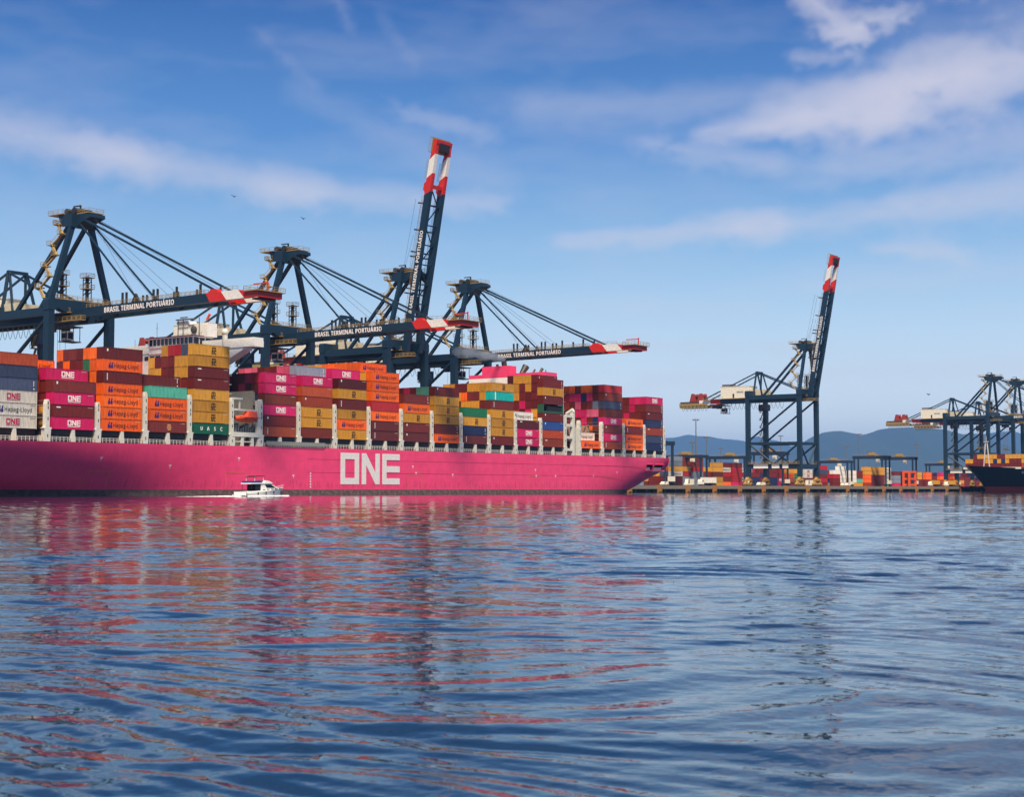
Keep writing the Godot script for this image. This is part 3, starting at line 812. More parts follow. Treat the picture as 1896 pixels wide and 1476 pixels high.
func make_crane(raised: bool, trolley_z: float, called: String) -> Node3D:
	var o := base(called, Vector3.ZERO)
	var Y := Vector3(0, -QUAY_Y, 0)
	var blue := paint("crane_blue", rgb(12, 44, 66), 0.5, "paint", 0.09)
	var yellow := paint("walkway_yellow", rgb(160, 136, 84), 0.65, "paint", 0.2)
	var bogie_y := paint("bogie_yellow", rgb(176, 136, 66), 0.6, "paint", 0.3)
	var house := paint("house_white", rgb(232, 228, 214), 0.55, "paint", 0.15)
	var red := paint("boom_red", rgb(206, 38, 26), 0.5, "paint", 0.15)
	var white := paint("boom_white", rgb(232, 230, 226), 0.5, "paint", 0.15)
	var dark := paint("gear_dark", rgb(34, 36, 42), 0.7, "")
	var rope := paint("rope", rgb(30, 34, 44), 0.6, "")
	var sign := paint("sign_white", rgb(230, 230, 226), 0.5, "")
	var m: MB
	for sx in [-1, 1]:
		var x: float = sx * 10.5
		for z in [0.0, -30.0]:
			m = MB.new(); m.off = Y
			m.span(Vector3(x - 1.0, 8.2, z - 1.15), Vector3(x + 1.0, 51.2, z + 1.15))
			part(o, "leg", m, blue)
			m = MB.new(); m.off = Y
			m.slab_z(PackedVector2Array([Vector2(x - 0.9, 8.2), Vector2(x + 0.9, 8.2), Vector2(x + 1.2, 7.2), Vector2(x + 3.6, 6.7), Vector2(x + 3.6, 6.1), Vector2(x - 3.6, 6.1), Vector2(x - 3.6, 6.7), Vector2(x - 1.2, 7.2)]), z - 0.8, z + 0.8)
			for k in [-1, 1]:
				m.slab_z(PackedVector2Array([Vector2(x + k * 3.0 - 0.5, 6.1), Vector2(x + k * 3.0 + 0.5, 6.1), Vector2(x + k * 3.0 + 0.8, 5.2), Vector2(x + k * 3.0 + 2.4, 4.7), Vector2(x + k * 3.0 + 2.4, 4.1), Vector2(x + k * 3.0 + 1.6, 3.7), Vector2(x + k * 3.0 + 0.8, 4.1), Vector2(x + k * 3.0 - 0.8, 4.1), Vector2(x + k * 3.0 - 1.6, 3.7), Vector2(x + k * 3.0 - 2.4, 4.1), Vector2(x + k * 3.0 - 2.4, 4.7), Vector2(x + k * 3.0 - 0.8, 5.2)]), z - 0.6, z + 0.6)
			var bg := part(o, "bogie", m, bogie_y)
			m = MB.new(); m.off = Y
			for k in 8:
				var wx := x - 4.9 + k * 1.4
				m.tube(Vector3(wx, QUAY_Y + 0.42, z - 0.3), Vector3(wx, QUAY_Y + 0.42, z + 0.3), 0.42, 10)
			part(bg, "wheel_set", m, dark)
		# side frame: sill, strut, tie beam, diagonals
		m = MB.new(); m.off = Y
		m.span(Vector3(x - 0.85, 12.6, -28.85), Vector3(x + 0.85, 15.0, -1.15)); part(o, "sill_beam", m, blue)
		m = MB.new(); m.off = Y
		m.beam(Vector3(x, 26.0, -28.8), Vector3(x, 26.0, -1.2), 0.9, 1.3); part(o, "strut", m, blue)
		m = MB.new(); m.off = Y
		m.span(Vector3(x - 0.8, 49.6, -28.85), Vector3(x + 0.8, 51.9, -1.15)); part(o, "tie_beam", m, blue)
		for q in [[Vector3(x, 48.8, -1.0), Vector3(x, 28.0, -29.0)], [Vector3(x, 25.4, -29.0), Vector3(x, 15.2, -15.4)], [Vector3(x, 25.4, -1.0), Vector3(x, 15.2, -14.6)]]:
			m = MB.new(); m.off = Y
			m.tube(q[0], q[1], 0.55, 8); part(o, "diagonal_brace", m, blue)
		m = MB.new(); m.off = Y
		platform(m, Vector3(x - 1.6, 15.0, -29.5), Vector3(x + 1.6, 15.0, 0.5)); part(o, "walkway", m, yellow)
		# A-frame over the waterside legs, back stays
		m = MB.new(); m.off = Y
		m.beam(Vector3(sx * 10.2, 53.6, 0), Vector3(sx * 3.0, 76.6, 0.2), 1.3, 1.5); part(o, "apex_leg", m, blue)
		m = MB.new(); m.off = Y
		m.beam(Vector3(sx * 3.6, 51.6, -24.5), Vector3(sx * 2.8, 76.6, -1.0), 0.95, 1.05); part(o, "back_stay", m, blue)
		m = MB.new(); m.off = Y
		m.beam(Vector3(sx * 4.2, 51.0, -30), Vector3(sx * 3.0, 65.0, -28.5), 0.8, 0.9); m.beam(Vector3(sx * 4.2, 51.0, -24.2), Vector3(sx * 3.0, 65.0, -28.0), 0.6, 0.7); part(o, "rear_mast", m, blue)
		m = MB.new(); m.off = Y
		m.beam(Vector3(sx * 3.0, 64.6, -28.6), Vector3(sx * 3.6, 51.2, -60), 0.5, 0.6); part(o, "rear_stay", m, blue)
		m = MB.new(); m.off = Y
		m.beam(Vector3(sx * 3.0, 64.6, -28.2), Vector3(sx * 3.6, 53.6, -2.0), 0.5, 0.6); part(o, "rear_stay", m, blue)
		# trolley girders behind the hinge
		m = MB.new(); m.off = Y
		var gx: float = sx * 3.6
		m.span(Vector3(gx - 0.8, 48.6, -50), Vector3(gx + 0.8, 50.98, 2.6)); part(o, "trolley_girder", m, blue)
		m = MB.new(); m.off = Y
		m.span(Vector3(gx - 0.8, 48.5, -56), Vector3(gx + 0.8, 50.9, -50.004)); part(o, "red_band", m, red)
		m = MB.new(); m.off = Y
		m.span(Vector3(gx - 0.75, 48.9, -63), Vector3(gx + 0.75, 50.6, -56.004)); part(o, "white_band", m, white)
		m = MB.new(); m.off = Y
		m.span(Vector3(gx - 0.7, 48.9, -75), Vector3(gx + 0.7, 50.0, -63.004)); part(o, "girder_tail", m, dark)
	m = MB.new(); m.off = Y
	m.beam(Vector3(-3.4, 64.9, -28.3), Vector3(3.4, 64.9, -28.3), 1.0, 0.9); part(o, "mast_cap", m, blue)
	# portal beams across
	for z in [0.0, -30.0]:
		m = MB.new(); m.off = Y
		m.slab_z(PackedVector2Array([Vector2(-11.7, 51.2), Vector2(-11.7, 53.9), Vector2(-11.2, 54.4), Vector2(11.2, 54.4), Vector2(11.7, 53.9), Vector2(11.7, 51.2), Vector2(9.2, 51.2), Vector2(8.4, 52.0), Vector2(7.2, 51.4), Vector2(6.2, 51.0), Vector2(-6.2, 51.0), Vector2(-7.2, 51.4), Vector2(-8.4, 52.0), Vector2(-9.2, 51.2)]), z - 1.25, z + 1.25)
		part(o, "portal_beam", m, blue)
		m = MB.new(); m.off = Y
		m.beam(Vector3(-9.5, 26.0, z), Vector3(9.5, 26.0, z), 0.9, 1.1); part(o, "strut", m, blue)
		m = MB.new(); m.off = Y
		m.span(Vector3(-9.5, 12.8, z - 0.8), Vector3(9.5, 14.9, z + 0.8)); part(o, "sill_beam", m, blue)
	for sx in [-1, 1]:
		m = MB.new(); m.off = Y
		m.tube(Vector3(sx * 9.6, 25.4, 0), Vector3(sx * 0.6, 15.0, 0), 0.45, 8); part(o, "diagonal_brace", m, blue)
	for sg in [[-26.5, -18.0], [-15.8, -11.4], [-9.6, -6.2]]:
		m = MB.new(); m.off = Y
		m.span(Vector3(-11.5, 12.7, sg[0]), Vector3(-11.37, 14.9, sg[1])); part(o, "notice_board", m, sign)
	# walkways on the girders and the portal beam
	m = MB.new(); m.off = Y
	platform(m, Vector3(-9.0, 54.4, -1.2), Vector3(9.0, 54.4, 1.2))
	rails(m, Vector3(-5.0, 51.0, -30), Vector3(-5.0, 51.0, 2)); rails(m, Vector3(5.0, 51.0, -30), Vector3(5.0, 51.0, 2))
	m.span(Vector3(-5.4, 50.8, -60), Vector3(-4.4, 50.98, 2)); m.span(Vector3(4.4, 50.8, -60), Vector3(5.4, 50.98, 2))
	rails(m, Vector3(-5.3, 51.0, -60), Vector3(-5.3, 51.0, -48))
	platform(m, Vector3(-6.2, 48.3, -3.5), Vector3(-4.45, 48.3, 8))
	part(o, "walkway", m, yellow)
	m = MB.new(); m.off = Y
	m.span(Vector3(-4.2, 46.6, -75.5), Vector3(4.2, 47.8, -58)); m.span(Vector3(-4.4, 47.8, -75.5), Vector3(-4.2, 48.9, -58))
	rails(m, Vector3(-4.3, 48.4, -75.5), Vector3(-4.3, 48.4, -58))
	part(o, "tail_platform", m, yellow)
	m = MB.new(); m.off = Y
	for zz in [-63.0, -68.0]:
		m.slab_x(PackedVector2Array([Vector2(zz - 2.2, 49.8), Vector2(zz + 2.2, 49.8), Vector2(zz + 0.9, 54.6), Vector2(zz - 0.9, 54.6)]), -2.6, -2.1)
		m.slab_x(PackedVector2Array([Vector2(zz - 2.2, 49.8), Vector2(zz + 2.2, 49.8), Vector2(zz + 0.9, 54.6), Vector2(zz - 0.9, 54.6)]), 2.1, 2.6)
		m.tube(Vector3(-2.4, 53.4, zz), Vector3(2.4, 53.4, zz), 0.9, 10)
	part(o, "rope_sheave_frame", m, paint("sheave_red", rgb(150, 52, 44), 0.6, "paint", 0.2))
	# machinery house
	m = MB.new(); m.off = Y
	m.span(Vector3(-4.6, 51.2, -49.5), Vector3(4.6, 57.4, -32)); m.span(Vector3(-4.7, 57.4, -49.7), Vector3(4.7, 57.65, -31.8)); part(o, "machinery_house", m, house)
	m = MB.new(); m.off = Y
	m.span(Vector3(-3.9, 51.2, -31.7), Vector3(3.9, 55.4, -23.4)); part(o, "electrical_room", m, paint("annex_cream", rgb(206, 198, 176), 0.6, "paint", 0.2))
	m = MB.new(); m.off = Y
	m.span(Vector3(-3.4, 57.65, -49.2), Vector3(1.0, 58.9, -43)); part(o, "roof_unit", m, paint("mast_grey", rgb(96, 92, 92), 0.6))
	m = MB.new(); m.off = Y
	m.span(Vector3(-4.66, 51.4, -42.2), Vector3(-4.6, 53.6, -41.2)); part(o, "door", m, dark)
	var bt := part(o, "lettering", text_mesh("BRASIL", 0.9), paint("letter_navy", rgb(40, 60, 96), 0.5, ""), Vector3(-4.63, 54.4 - QUAY_Y, -37.6))
	bt.basis = Basis(Vector3(0, 0, 1), Vector3(0, 1, 0), Vector3(-1, 0, 0))
	# apex head with platforms
	m = MB.new(); m.off = Y
	m.slab_x(PackedVector2Array([Vector2(-4.0, 76.8), Vector2(-1.5, 75.4), Vector2(1.2, 75.2), Vector2(1.2, 79.0), Vector2(-4.6, 79.0)]), -4.3, 4.3)
	m.slab_x(PackedVector2Array([Vector2(1.1, 75.3), Vector2(1.6, 75.3), Vector2(3.6, 76.6), Vector2(7.2, 77.6), Vector2(7.0, 78.6), Vector2(4.0, 78.9), Vector2(1.1, 78.9)]), -2.6, 2.6)
	part(o, "apex_head", m, blue)
	m = MB.new(); m.off = Y
	platform(m, Vector3(-4.8, 79.0, -8.5), Vector3(4.8, 79.0, -2.0)); platform(m, Vector3(-4.6, 76.2, -6.4), Vector3(-1.0, 76.2, -3.2)); platform(m, Vector3(-2.6, 78.9, 1.3), Vector3(2.6, 78.9, 6.5))
	part(o, "apex_platform", m, yellow)
	m = MB.new(); m.off = Y
	for zz in [-2.8, 0.4]:
		m.tube(Vector3(-3.0, 79.9, zz), Vector3(3.0, 79.9, zz), 0.95, 12); part(o, "rope_sheave", m, dark); m = MB.new(); m.off = Y
	m.span(Vector3(-0.2, 79.2, -0.6), Vector3(0.2, 82.0, -0.2)); m.span(Vector3(-0.2, 81.7, -3.4), Vector3(0.2, 82.0, -0.6)); part(o, "service_davit", m, dark)
	# stair flights climbing beside the near apex leg
	m = MB.new(); m.off = Y
	var flights := 7
	for k in flights:
		var t0 := float(k) / flights; var t1 := float(k + 1) / flights
		var a := Vector3(lerpf(-10.6, -3.8, t0), lerpf(54.6, 76.4, t0), -2.2 if k % 2 == 0 else -5.4)
		var b := Vector3(lerpf(-10.6, -3.8, t1), lerpf(54.6, 76.4, t1), -5.4 if k % 2 == 0 else -2.2)
		m.beam(a, b, 0.9, 0.3); m.beam(a + Vector3(-0.4, 1.0, 0), b + Vector3(-0.4, 1.0, 0), 0.1, 0.1)
		m.span(b + Vector3(-1.1, -0.1, -0.9), b + Vector3(1.1, 0.15, 0.9)); rails(m, b + Vector3(-1.1, 0.1, -0.9), b + Vector3(1.1, 0.1, -0.9)); rails(m, b + Vector3(-1.1, 0.1, -0.9), b + Vector3(-1.1, 0.1, 0.9))
	part(o, "stair", m, yellow)
	# two ladder towers on the portal beam
	for tx in [-4.2, 4.6]:
		m = MB.new(); m.off = Y
		for q in [[-0.8, -0.8], [0.8, -0.8], [-0.8, 0.8], [0.8, 0.8]]: m.beam(Vector3(tx + q[0], 54.5, -2.6 + q[1]), Vector3(tx + q[0], 62.0, -2.6 + q[1]), 0.2, 0.2)
		for k in 5:
			var y := 55.3 + k * 1.5
			for q in [[Vector3(-0.8, 0, -0.8), Vector3(0.8, 0, -0.8)], [Vector3(-0.8, 0, 0.8), Vector3(0.8, 0, 0.8)], [Vector3(-0.8, 0, -0.8), Vector3(-0.8, 0, 0.8)], [Vector3(0.8, 0, -0.8), Vector3(0.8, 0, 0.8)]]:
				m.beam(Vector3(tx, y, -2.6) + q[0], Vector3(tx, y + (0.0 if k % 2 == 0 else 1.2), -2.6) + q[1], 0.12, 0.12)
		m.span(Vector3(tx - 0.35, 54.4, -3.0), Vector3(tx + 0.35, 62.4, -2.3))
		var tw := part(o, "ladder_tower", m, dark)
		m = MB.new(); m.off = Y
		platform(m, Vector3(tx - 1.5, 58.6, -4.0), Vector3(tx + 1.5, 58.6, -1.2)); platform(m, Vector3(tx - 1.5, 61.8, -4.0), Vector3(tx + 1.5, 61.8, -1.2))
		part(tw, "tower_platform", m, yellow)
	# lift shaft and landings on the far landside leg
	m = MB.new(); m.off = Y
	m.span(Vector3(11.6, 8.0, -31.0), Vector3(13.0, 48.0, -29.4)); m.span(Vector3(9.0, 44.5, -33.5), Vector3(13.0, 48.0, -28.4))
	part(o, "lift_shaft", m, paint("lift_navy", rgb(22, 44, 74), 0.6, "paint", 0.2))
	m = MB.new(); m.off = Y
	for k in 8:
		var y := 14.0 + k * 4.2
		platform(m, Vector3(8.0, y, -32.6), Vector3(9.4, y, -30.4))
		m.beam(Vector3(8.7, y + 0.2, -32.4), Vector3(8.7, y + 4.2, -30.6), 0.7, 0.25)
	part(o, "stair", m, yellow)
	# trolley with the driver's cab
	m = MB.new(); m.off = Y
	m.span(Vector3(-3.2, 47.4, trolley_z - 3.2), Vector3(3.2, 48.2, trolley_z + 3.2)); m.span(Vector3(-2.6, 46.0, trolley_z - 1.8), Vector3(-2.2, 47.4, trolley_z + 1.8)); m.span(Vector3(2.2, 46.0, trolley_z - 1.8), Vector3(2.6, 47.4, trolley_z + 1.8))
	for q in [[-2.4, 4.4], [2.4, 4.4], [-2.4, 7.2], [2.4, 7.2]]: m.beam(Vector3(q[0], 47.4, trolley_z + q[1] - 1.0), Vector3(q[0], 43.4, trolley_z + q[1] - 1.0), 0.16, 0.16)
	m.span(Vector3(-2.6, 43.1, trolley_z + 3.0), Vector3(2.6, 43.4, trolley_z + 6.6))
	m.span(Vector3(-3.2, 47.4, trolley_z + 3.2), Vector3(3.2, 47.7, trolley_z + 6.6))
	var tr := part(o, "trolley", m, paint("trolley_grey", rgb(70, 74, 84), 0.6))
	m = MB.new(); m.off = Y
	m.span(Vector3(-1.9, 43.6, trolley_z + 3.4), Vector3(0.2, 46.2, trolley_z + 6.2)); part(tr, "driver_cab", m, house)
	m = MB.new(); m.off = Y
	m.span(Vector3(-1.95, 44.2, trolley_z + 3.6), Vector3(-1.9, 45.6, trolley_z + 6.0)); m.span(Vector3(-1.7, 44.0, trolley_z + 6.2), Vector3(0.0, 45.8, trolley_z + 6.25)); part(tr, "cab_window", m, dark)
	m = MB.new(); m.off = Y
	if not raised:
		for q in [[-1.4, -1.2], [1.4, -1.2], [-1.4, 1.2], [1.4, 1.2]]: m.tube(Vector3(q[0], 47.4, trolley_z + q[1]), Vector3(q[0] * 0.9, 30.2, trolley_z + q[1]), 0.06, 4)
		m.span(Vector3(-6.05, 29.6, trolley_z - 1.1), Vector3(6.05, 30.1, trolley_z - 0.8)); m.span(Vector3(-6.05, 29.6, trolley_z + 0.8), Vector3(6.05, 30.1, trolley_z + 1.1)); m.span(Vector3(-1.6, 29.7, trolley_z - 1.1), Vector3(1.6, 30.6, trolley_z + 1.1))
		part(tr, "spreader", m, paint("spreader_yellow", rgb(176, 140, 50), 0.6, "paint", 0.3))
	# festoon cable loops under the girders
	m = MB.new(); m.off = Y
	var z0 := -74.0
	while z0 < -12.0:
		if absf(z0 - trolley_z) > 4.5:
			var last := Vector3(-4.7, 48.2, z0)
			for j in range(1, 7):
				var t := j / 6.0
				var p := Vector3(-4.7, 48.2 - 3.4 * 4.0 * t * (1 - t), z0 + 2.4 * t)
				m.tube(last, p, 0.08, 4, -1.0, false); last = p
		z0 += 2.4
	part(o, "festoon_cable", m, rope)
	# boom, hinged over the water
	var hinge := Vector3(0, 50.4, 2.9)
	var HB := -hinge
	var B := MB.new(); B.off = HB
	for sx in [-1, 1]:
		var xa: float = sx * 3.6 - 0.8; var xb: float = sx * 3.6 + 0.8
		B.slab_x(PackedVector2Array([Vector2(2.9, 49.2), Vector2(8.0, 49.45), Vector2(56.9, 49.95), Vector2(55.4, 52.3), Vector2(10, 51.8), Vector2(2.9, 51.6)]), xa, xb)
	for k in 9:
		var z := 6.0 + k * 6.6
		B.beam(Vector3(-2.8, 50.3 + k * 0.06, z), Vector3(2.8, 50.3 + k * 0.06, z), 0.4, 0.5)
		if k < 8: B.beam(Vector3(-2.8 if k % 2 == 0 else 2.8, 50.6 + k * 0.1, z), Vector3(2.8 if k % 2 == 0 else -2.8, 50.6 + k * 0.1, z + 6.6), 0.3, 0.3)
	var boom := part(o, "boom", B, blue, hinge + Y)
	for sx in [-1, 1]:
		var xa: float = sx * 3.6 - 0.8; var xb: float = sx * 3.6 + 0.8
		m = MB.new(); m.off = HB
		m.slab_x(PackedVector2Array([Vector2(56.904, 49.95), Vector2(63.0, 50.05), Vector2(61.0, 52.4), Vector2(60.0, 52.4), Vector2(59.2, 53.2), Vector2(57.2, 53.2), Vector2(56.4, 52.4), Vector2(55.404, 52.3)]), xa - 0.003, xb + 0.003); part(boom, "red_band", m, red)
		m = MB.new(); m.off = HB
		m.slab_x(PackedVector2Array([Vector2(63.004, 50.05), Vector2(69.4, 50.15), Vector2(67.2, 52.4), Vector2(61.004, 52.4)]), xa - 0.003, xb + 0.003); part(boom, "white_band", m, white)
		m = MB.new(); m.off = HB
		m.slab_x(PackedVector2Array([Vector2(69.404, 50.15), Vector2(72.9, 50.35), Vector2(72.9, 51.6), Vector2(70.4, 51.8), Vector2(67.204, 52.4)]), xa - 0.003, xb + 0.003); part(boom, "red_band", m, red)
		# stay lugs standing on the girder
		m = MB.new(); m.off = HB
		for z in [22.0, 23.6, 34.4, 36.0, 43.4, 52.4]:
			m.span(Vector3(sx * 3.6 - 0.22, 51.7, z), Vector3(sx * 3.6 + 0.22, 55.0, z + 0.5)); part(boom, "stay_post", m, dark); m = MB.new(); m.off = HB
		m.slab_x(PackedVector2Array([Vector2(26, 51.8), Vector2(29.5, 51.9), Vector2(28.6, 53.0), Vector2(27.6, 54.4), Vector2(26.8, 53.0)]), sx * 3.6 - 0.4, sx * 3.6 + 0.4)
		part(boom, "stay_lug", m, dark)
		m = MB.new(); m.off = HB
		rails(m, Vector3(sx * 3.6 - 0.6, 51.7, 8), Vector3(sx * 3.6 - 0.6, 52.2, 55)); rails(m, Vector3(sx * 3.6 + 0.6, 51.7, 8), Vector3(sx * 3.6 + 0.6, 52.2, 55)); rails(m, Vector3(sx * 3.6 - 0.6, 52.4, 61), Vector3(sx * 3.6 - 0.6, 52.3, 67)); part(boom, "walkway", m, yellow)
	m = MB.new(); m.off = HB
	m.span(Vector3(-4.38, 50.2, 72.904), Vector3(4.38, 51.6, 74.2)); m.span(Vector3(-0.15, 51.6, 73.2), Vector3(0.15, 54.6, 73.5)); m.span(Vector3(-0.15, 54.0, 68.4), Vector3(0.15, 54.3, 73.2))
	part(boom, "boom_tip", m, red)
	m = MB.new(); m.off = HB
	m.span(Vector3(-2.8, 50.4, 58.0), Vector3(2.8, 51.8, 59.2)); part(boom, "cross_tie", m, red)
	m = MB.new(); m.off = HB
	platform(m, Vector3(-5.0, 51.7, 69.8), Vector3(5.0, 51.7, 74.8)); part(boom, "tip_platform", m, yellow)
	m = MB.new(); m.off = HB
	m.span(Vector3(-2.7, 49.8, 70.6), Vector3(2.7, 50.2, 73.2)); part(boom, "tip_gear", m, dark)
	var tx := part(boom, "lettering", text_mesh("BRASIL TERMINAL PORTUÁRIO", 1.36), paint("letter_white", rgb(236, 234, 232), 0.5, ""), Vector3(-4.42, 50.72, 29.6) - hinge)
	tx.basis = Basis(Vector3(0, 0, 1), Vector3(0, 1, 0), Vector3(-1, 0, 0)).rotated(Vector3.RIGHT, -0.012)
	if raised:
		boom.rotation.x = -deg_to_rad(79.0)
		boom.scale = Vector3(1, 1, 1.058)
		for sx in [-1, 1]:
			# folded fore stays hang between the head and the boom
			m = MB.new(); m.off = Y
			m.beam(Vector3(sx * 2.2, 77.2, 5.0), Vector3(sx * 2.2, 66.0, 3.6), 0.4, 0.5); m.beam(Vector3(sx * 2.2, 66.0, 3.6), Vector3(sx * 2.2, 79.0, 5.4), 0.3, 0.4)
			part(o, "fore_stay", m, blue)
		m = MB.new(); m.off = Y
		for sx in [-1.6, 1.6]:
			m.tube(Vector3(sx, 79.9, 0.0), Vector3(sx, 105.0, 5.6), 0.05, 4); m.tube(Vector3(sx, 79.9, 0.4), Vector3(sx, 92.0, 4.6), 0.05, 4)
		part(o, "hoist_rope", m, rope)
	else:
		for sx in [-1, 1]:
			m = MB.new(); m.off = Y
			m.beam(Vector3(sx * 2.4, 77.0, 4.6), Vector3(sx * 3.6, 53.2, 57.6), 0.42, 0.55); part(o, "fore_stay", m, blue)
			m = MB.new(); m.off = Y
			m.beam(Vector3(sx * 2.4, 76.2, 2.4), Vector3(sx * 3.6, 53.4, 27.6), 0.35, 0.45); part(o, "fore_stay", m, blue)
		m = MB.new(); m.off = Y
		for q in [[-1.4, 40.0], [1.4, 40.0], [-1.0, 60.0], [1.0, 60.0], [-1.8, 34.0], [1.8, 22.0]]: m.tube(Vector3(q[0], 79.6, 1.2), Vector3(q[0] * 1.6, 52.4, q[1]), 0.05, 4)
		part(o, "hoist_rope", m, rope)
	return o

func make_cranes() -> void:
	var grp := "blue quay gantry cranes"
	var spots := [[67.3, false, "blue quay crane with lowered lettered boom, leftmost and nearest of the row"],
		[151.5, false, "blue quay crane with lowered boom, second from the left beside the ship's bridge"],
		[211.6, true, "blue quay crane with boom raised high behind the ship's middle"],
		[250.3, false, "blue quay crane with lowered boom, above the ship's pink funnel"],
		[547.0, true, "lone blue quay crane with raised boom standing right of the pink ship"],
		[844.5, false, "far blue quay crane with white machinery house, left one behind the black ship's bow"],
		[898.0, false, "farthest blue quay crane, at the right edge of the picture"]]
	var low: Node3D = null
	var up: Node3D = null
	for sp in spots:
		var at := W(sp[0], QUAY_Y, 57.0)
		var o: Node3D
		if sp[1]:
			if up == null: up = make_crane(true, -54.0, "quay_crane"); o = up; o.position = at; o.rotation.y = TURN; o.set_meta("label", sp[2])
			else: o = copy(up, at, TURN, sp[2])
		else:
			if low == null: low = make_crane(false, -9.0, "quay_crane"); o = low; o.position = at; o.rotation.y = TURN; o.set_meta("label", sp[2])
			else: o = copy(low, at, TURN, sp[2])
		o.set_meta("category", "crane"); o.set_meta("group", grp)

# ------------------------------------------------------------------ quay, yard, harbour things
func make_quay() -> void:
	var conc := paint("quay_concrete", rgb(126, 120, 112), 0.85, "paint", 0.1)
	var o := base("quay", W(0, 0, 53))
	tag(o, "", "", "", "structure")
	var m := MB.new()
	m.span(Vector3(-420, 2.2, -62), Vector3(1700, QUAY_Y, 0)); m.span(Vector3(-420, 1.7, -1.2), Vector3(1700, 2.2, 0))
	part(o, "deck_slab", m, conc)
	m = MB.new(); m.span(Vector3(-420, -2, -9), Vector3(1700, 2.2, -8)); part(o, "back_wall", m, conc)
	var fend := paint("fender", rgb(178, 124, 66), 0.8, "rustmix", 0.3)
	var pile := MB.new(); pile.tube(Vector3(0, -2, 0), Vector3(0, 2.2, 0), 0.55, 8)
	var pm := pile.mesh()
	var fe := MB.new()
	fe.span(Vector3(-1.6, 0.1, 0), Vector3(1.6, 3.0, 0.7)); fe.span(Vector3(-1.0, 0.6, 0.7), Vector3(1.0, 2.6, 0.95)); fe.span(Vector3(-1.6, 3.0, -0.6), Vector3(1.6, 3.45, 0.5))
	var fm := fe.mesh()
	var s := 357.4
	while s < 1000:
		part(o, "fender", fm, fend, Vector3(s, 0, 0))
		for ds in [-8.0, -1.0, 8.0]: part(o, "pile", pm, conc, Vector3(s + ds, 0, -1.8))
		s += 25.6
	# crane rails
	for z in [-4.0, -34.0]:
		m = MB.new(); m.span(Vector3(-400, QUAY_Y, z - 0.08), Vector3(1690, QUAY_Y + 0.004, z + 0.08)); part(o, "crane_rail", m, paint("rail", rgb(90, 84, 78), 0.5, ""))
	m = MB.new()
	m.span(Vector3(-9000, -2, -30000), Vector3(30000, QUAY_Y - 0.01, -62))
	var g := part(self, "ground", m, paint("yard_ground", rgb(92, 88, 82), 0.95, "paint", 0.02))
	g.position = W(0, 0, 53); g.rotation.y = TURN
	tag(g, "", "", "", "structure")

func make_yard() -> void:
	var ss := [562.5, 575.0, 587.4, 599.8, 612.2, 624.6, 637.0, 649.4, 661.8, 674.2, 686.6, 699.0, 711.4, 723.8, 739.6, 766.6, 784.7, 797.1, 812.8, 827.0, 839.4, 852.0, 864.6, 880.0, 895.4, 911.2, 924.4, 942.8, 959.8, 973.8, 990.4, 1005.2, 1020.2, 1037.0]
	var kinds := ["MMwgEE", "EErgMM", "EEErMM", "NMMg", "ggmgg", "hMrwM", "prrrM", "rwrwE", "NNM", "NMNM", "NNMM", "pPrr", "MRHg", "mKKg", "MMWW", "MrMSr", "MMrw", "gwwww", "gwww", "gTMM", "RhHgg", "MMMgg", "MMMgg", "wwwww", "pEEM", "mmMM", "NNNN", "MMgg", "MMhh", "MMM", "MRhp", "NMo", "MHH", "ogM"]
	var rest := []
	for i in ss.size():
		for t in String(kinds[i]).length():
			var c: String = kinds[i][t]
			var D := 150.0 + (1.3 if i % 2 == 1 else 0.0)
			if i < 8 or (i == 11 or i == 12 or i == 14 or i == 23):
				container(c, ss[i] + 6.1, QUAY_Y + t * TIER, D, "%s container in the quay yard, %s tier, %s stack right of the pink stern" % [KINDS[c][0], ORD[t + 1], ordinal(i + 1)], "containers stacked in the quay yard", c in ["H", "P", "W", "w"])
			else:
				rest.append([Transform3D(Basis(Vector3.UP, TURN), W(ss[i] + 6.1, QUAY_Y + t * TIER, D)), KINDS[c][1]])
	var mm := MultiMesh.new()
	mm.transform_format = MultiMesh.TRANSFORM_3D; mm.use_colors = true
	mm.mesh = get_node("stacked_containers").multimesh.mesh
	var fill := "MmMMrRNgEMS"
	for i in 46:
		for r in 3:
			for t in 2 + (i * 7 + r * 3) % 3:
				rest.append([Transform3D(Basis(Vector3.UP, TURN), W(560.0 + i * 12.9, QUAY_Y + t * TIER, 158.0 + r * 3.0)), KINDS[fill[rng.randi() % fill.length()]][1]])
	mm.instance_count = rest.size()
	for i in rest.size():
		mm.set_instance_transform(i, rest[i][0]); mm.set_instance_color(i, rest[i][1].srgb_to_linear())
	var mi := MultiMeshInstance3D.new()
	mi.name = "yard_containers"; mi.multimesh = mm; mi.material_override = get_node("stacked_containers").material_override
	add_child(mi)
	tag(mi, "far mass of small stacked containers filling the quay yard", "containers", "", "stuff")

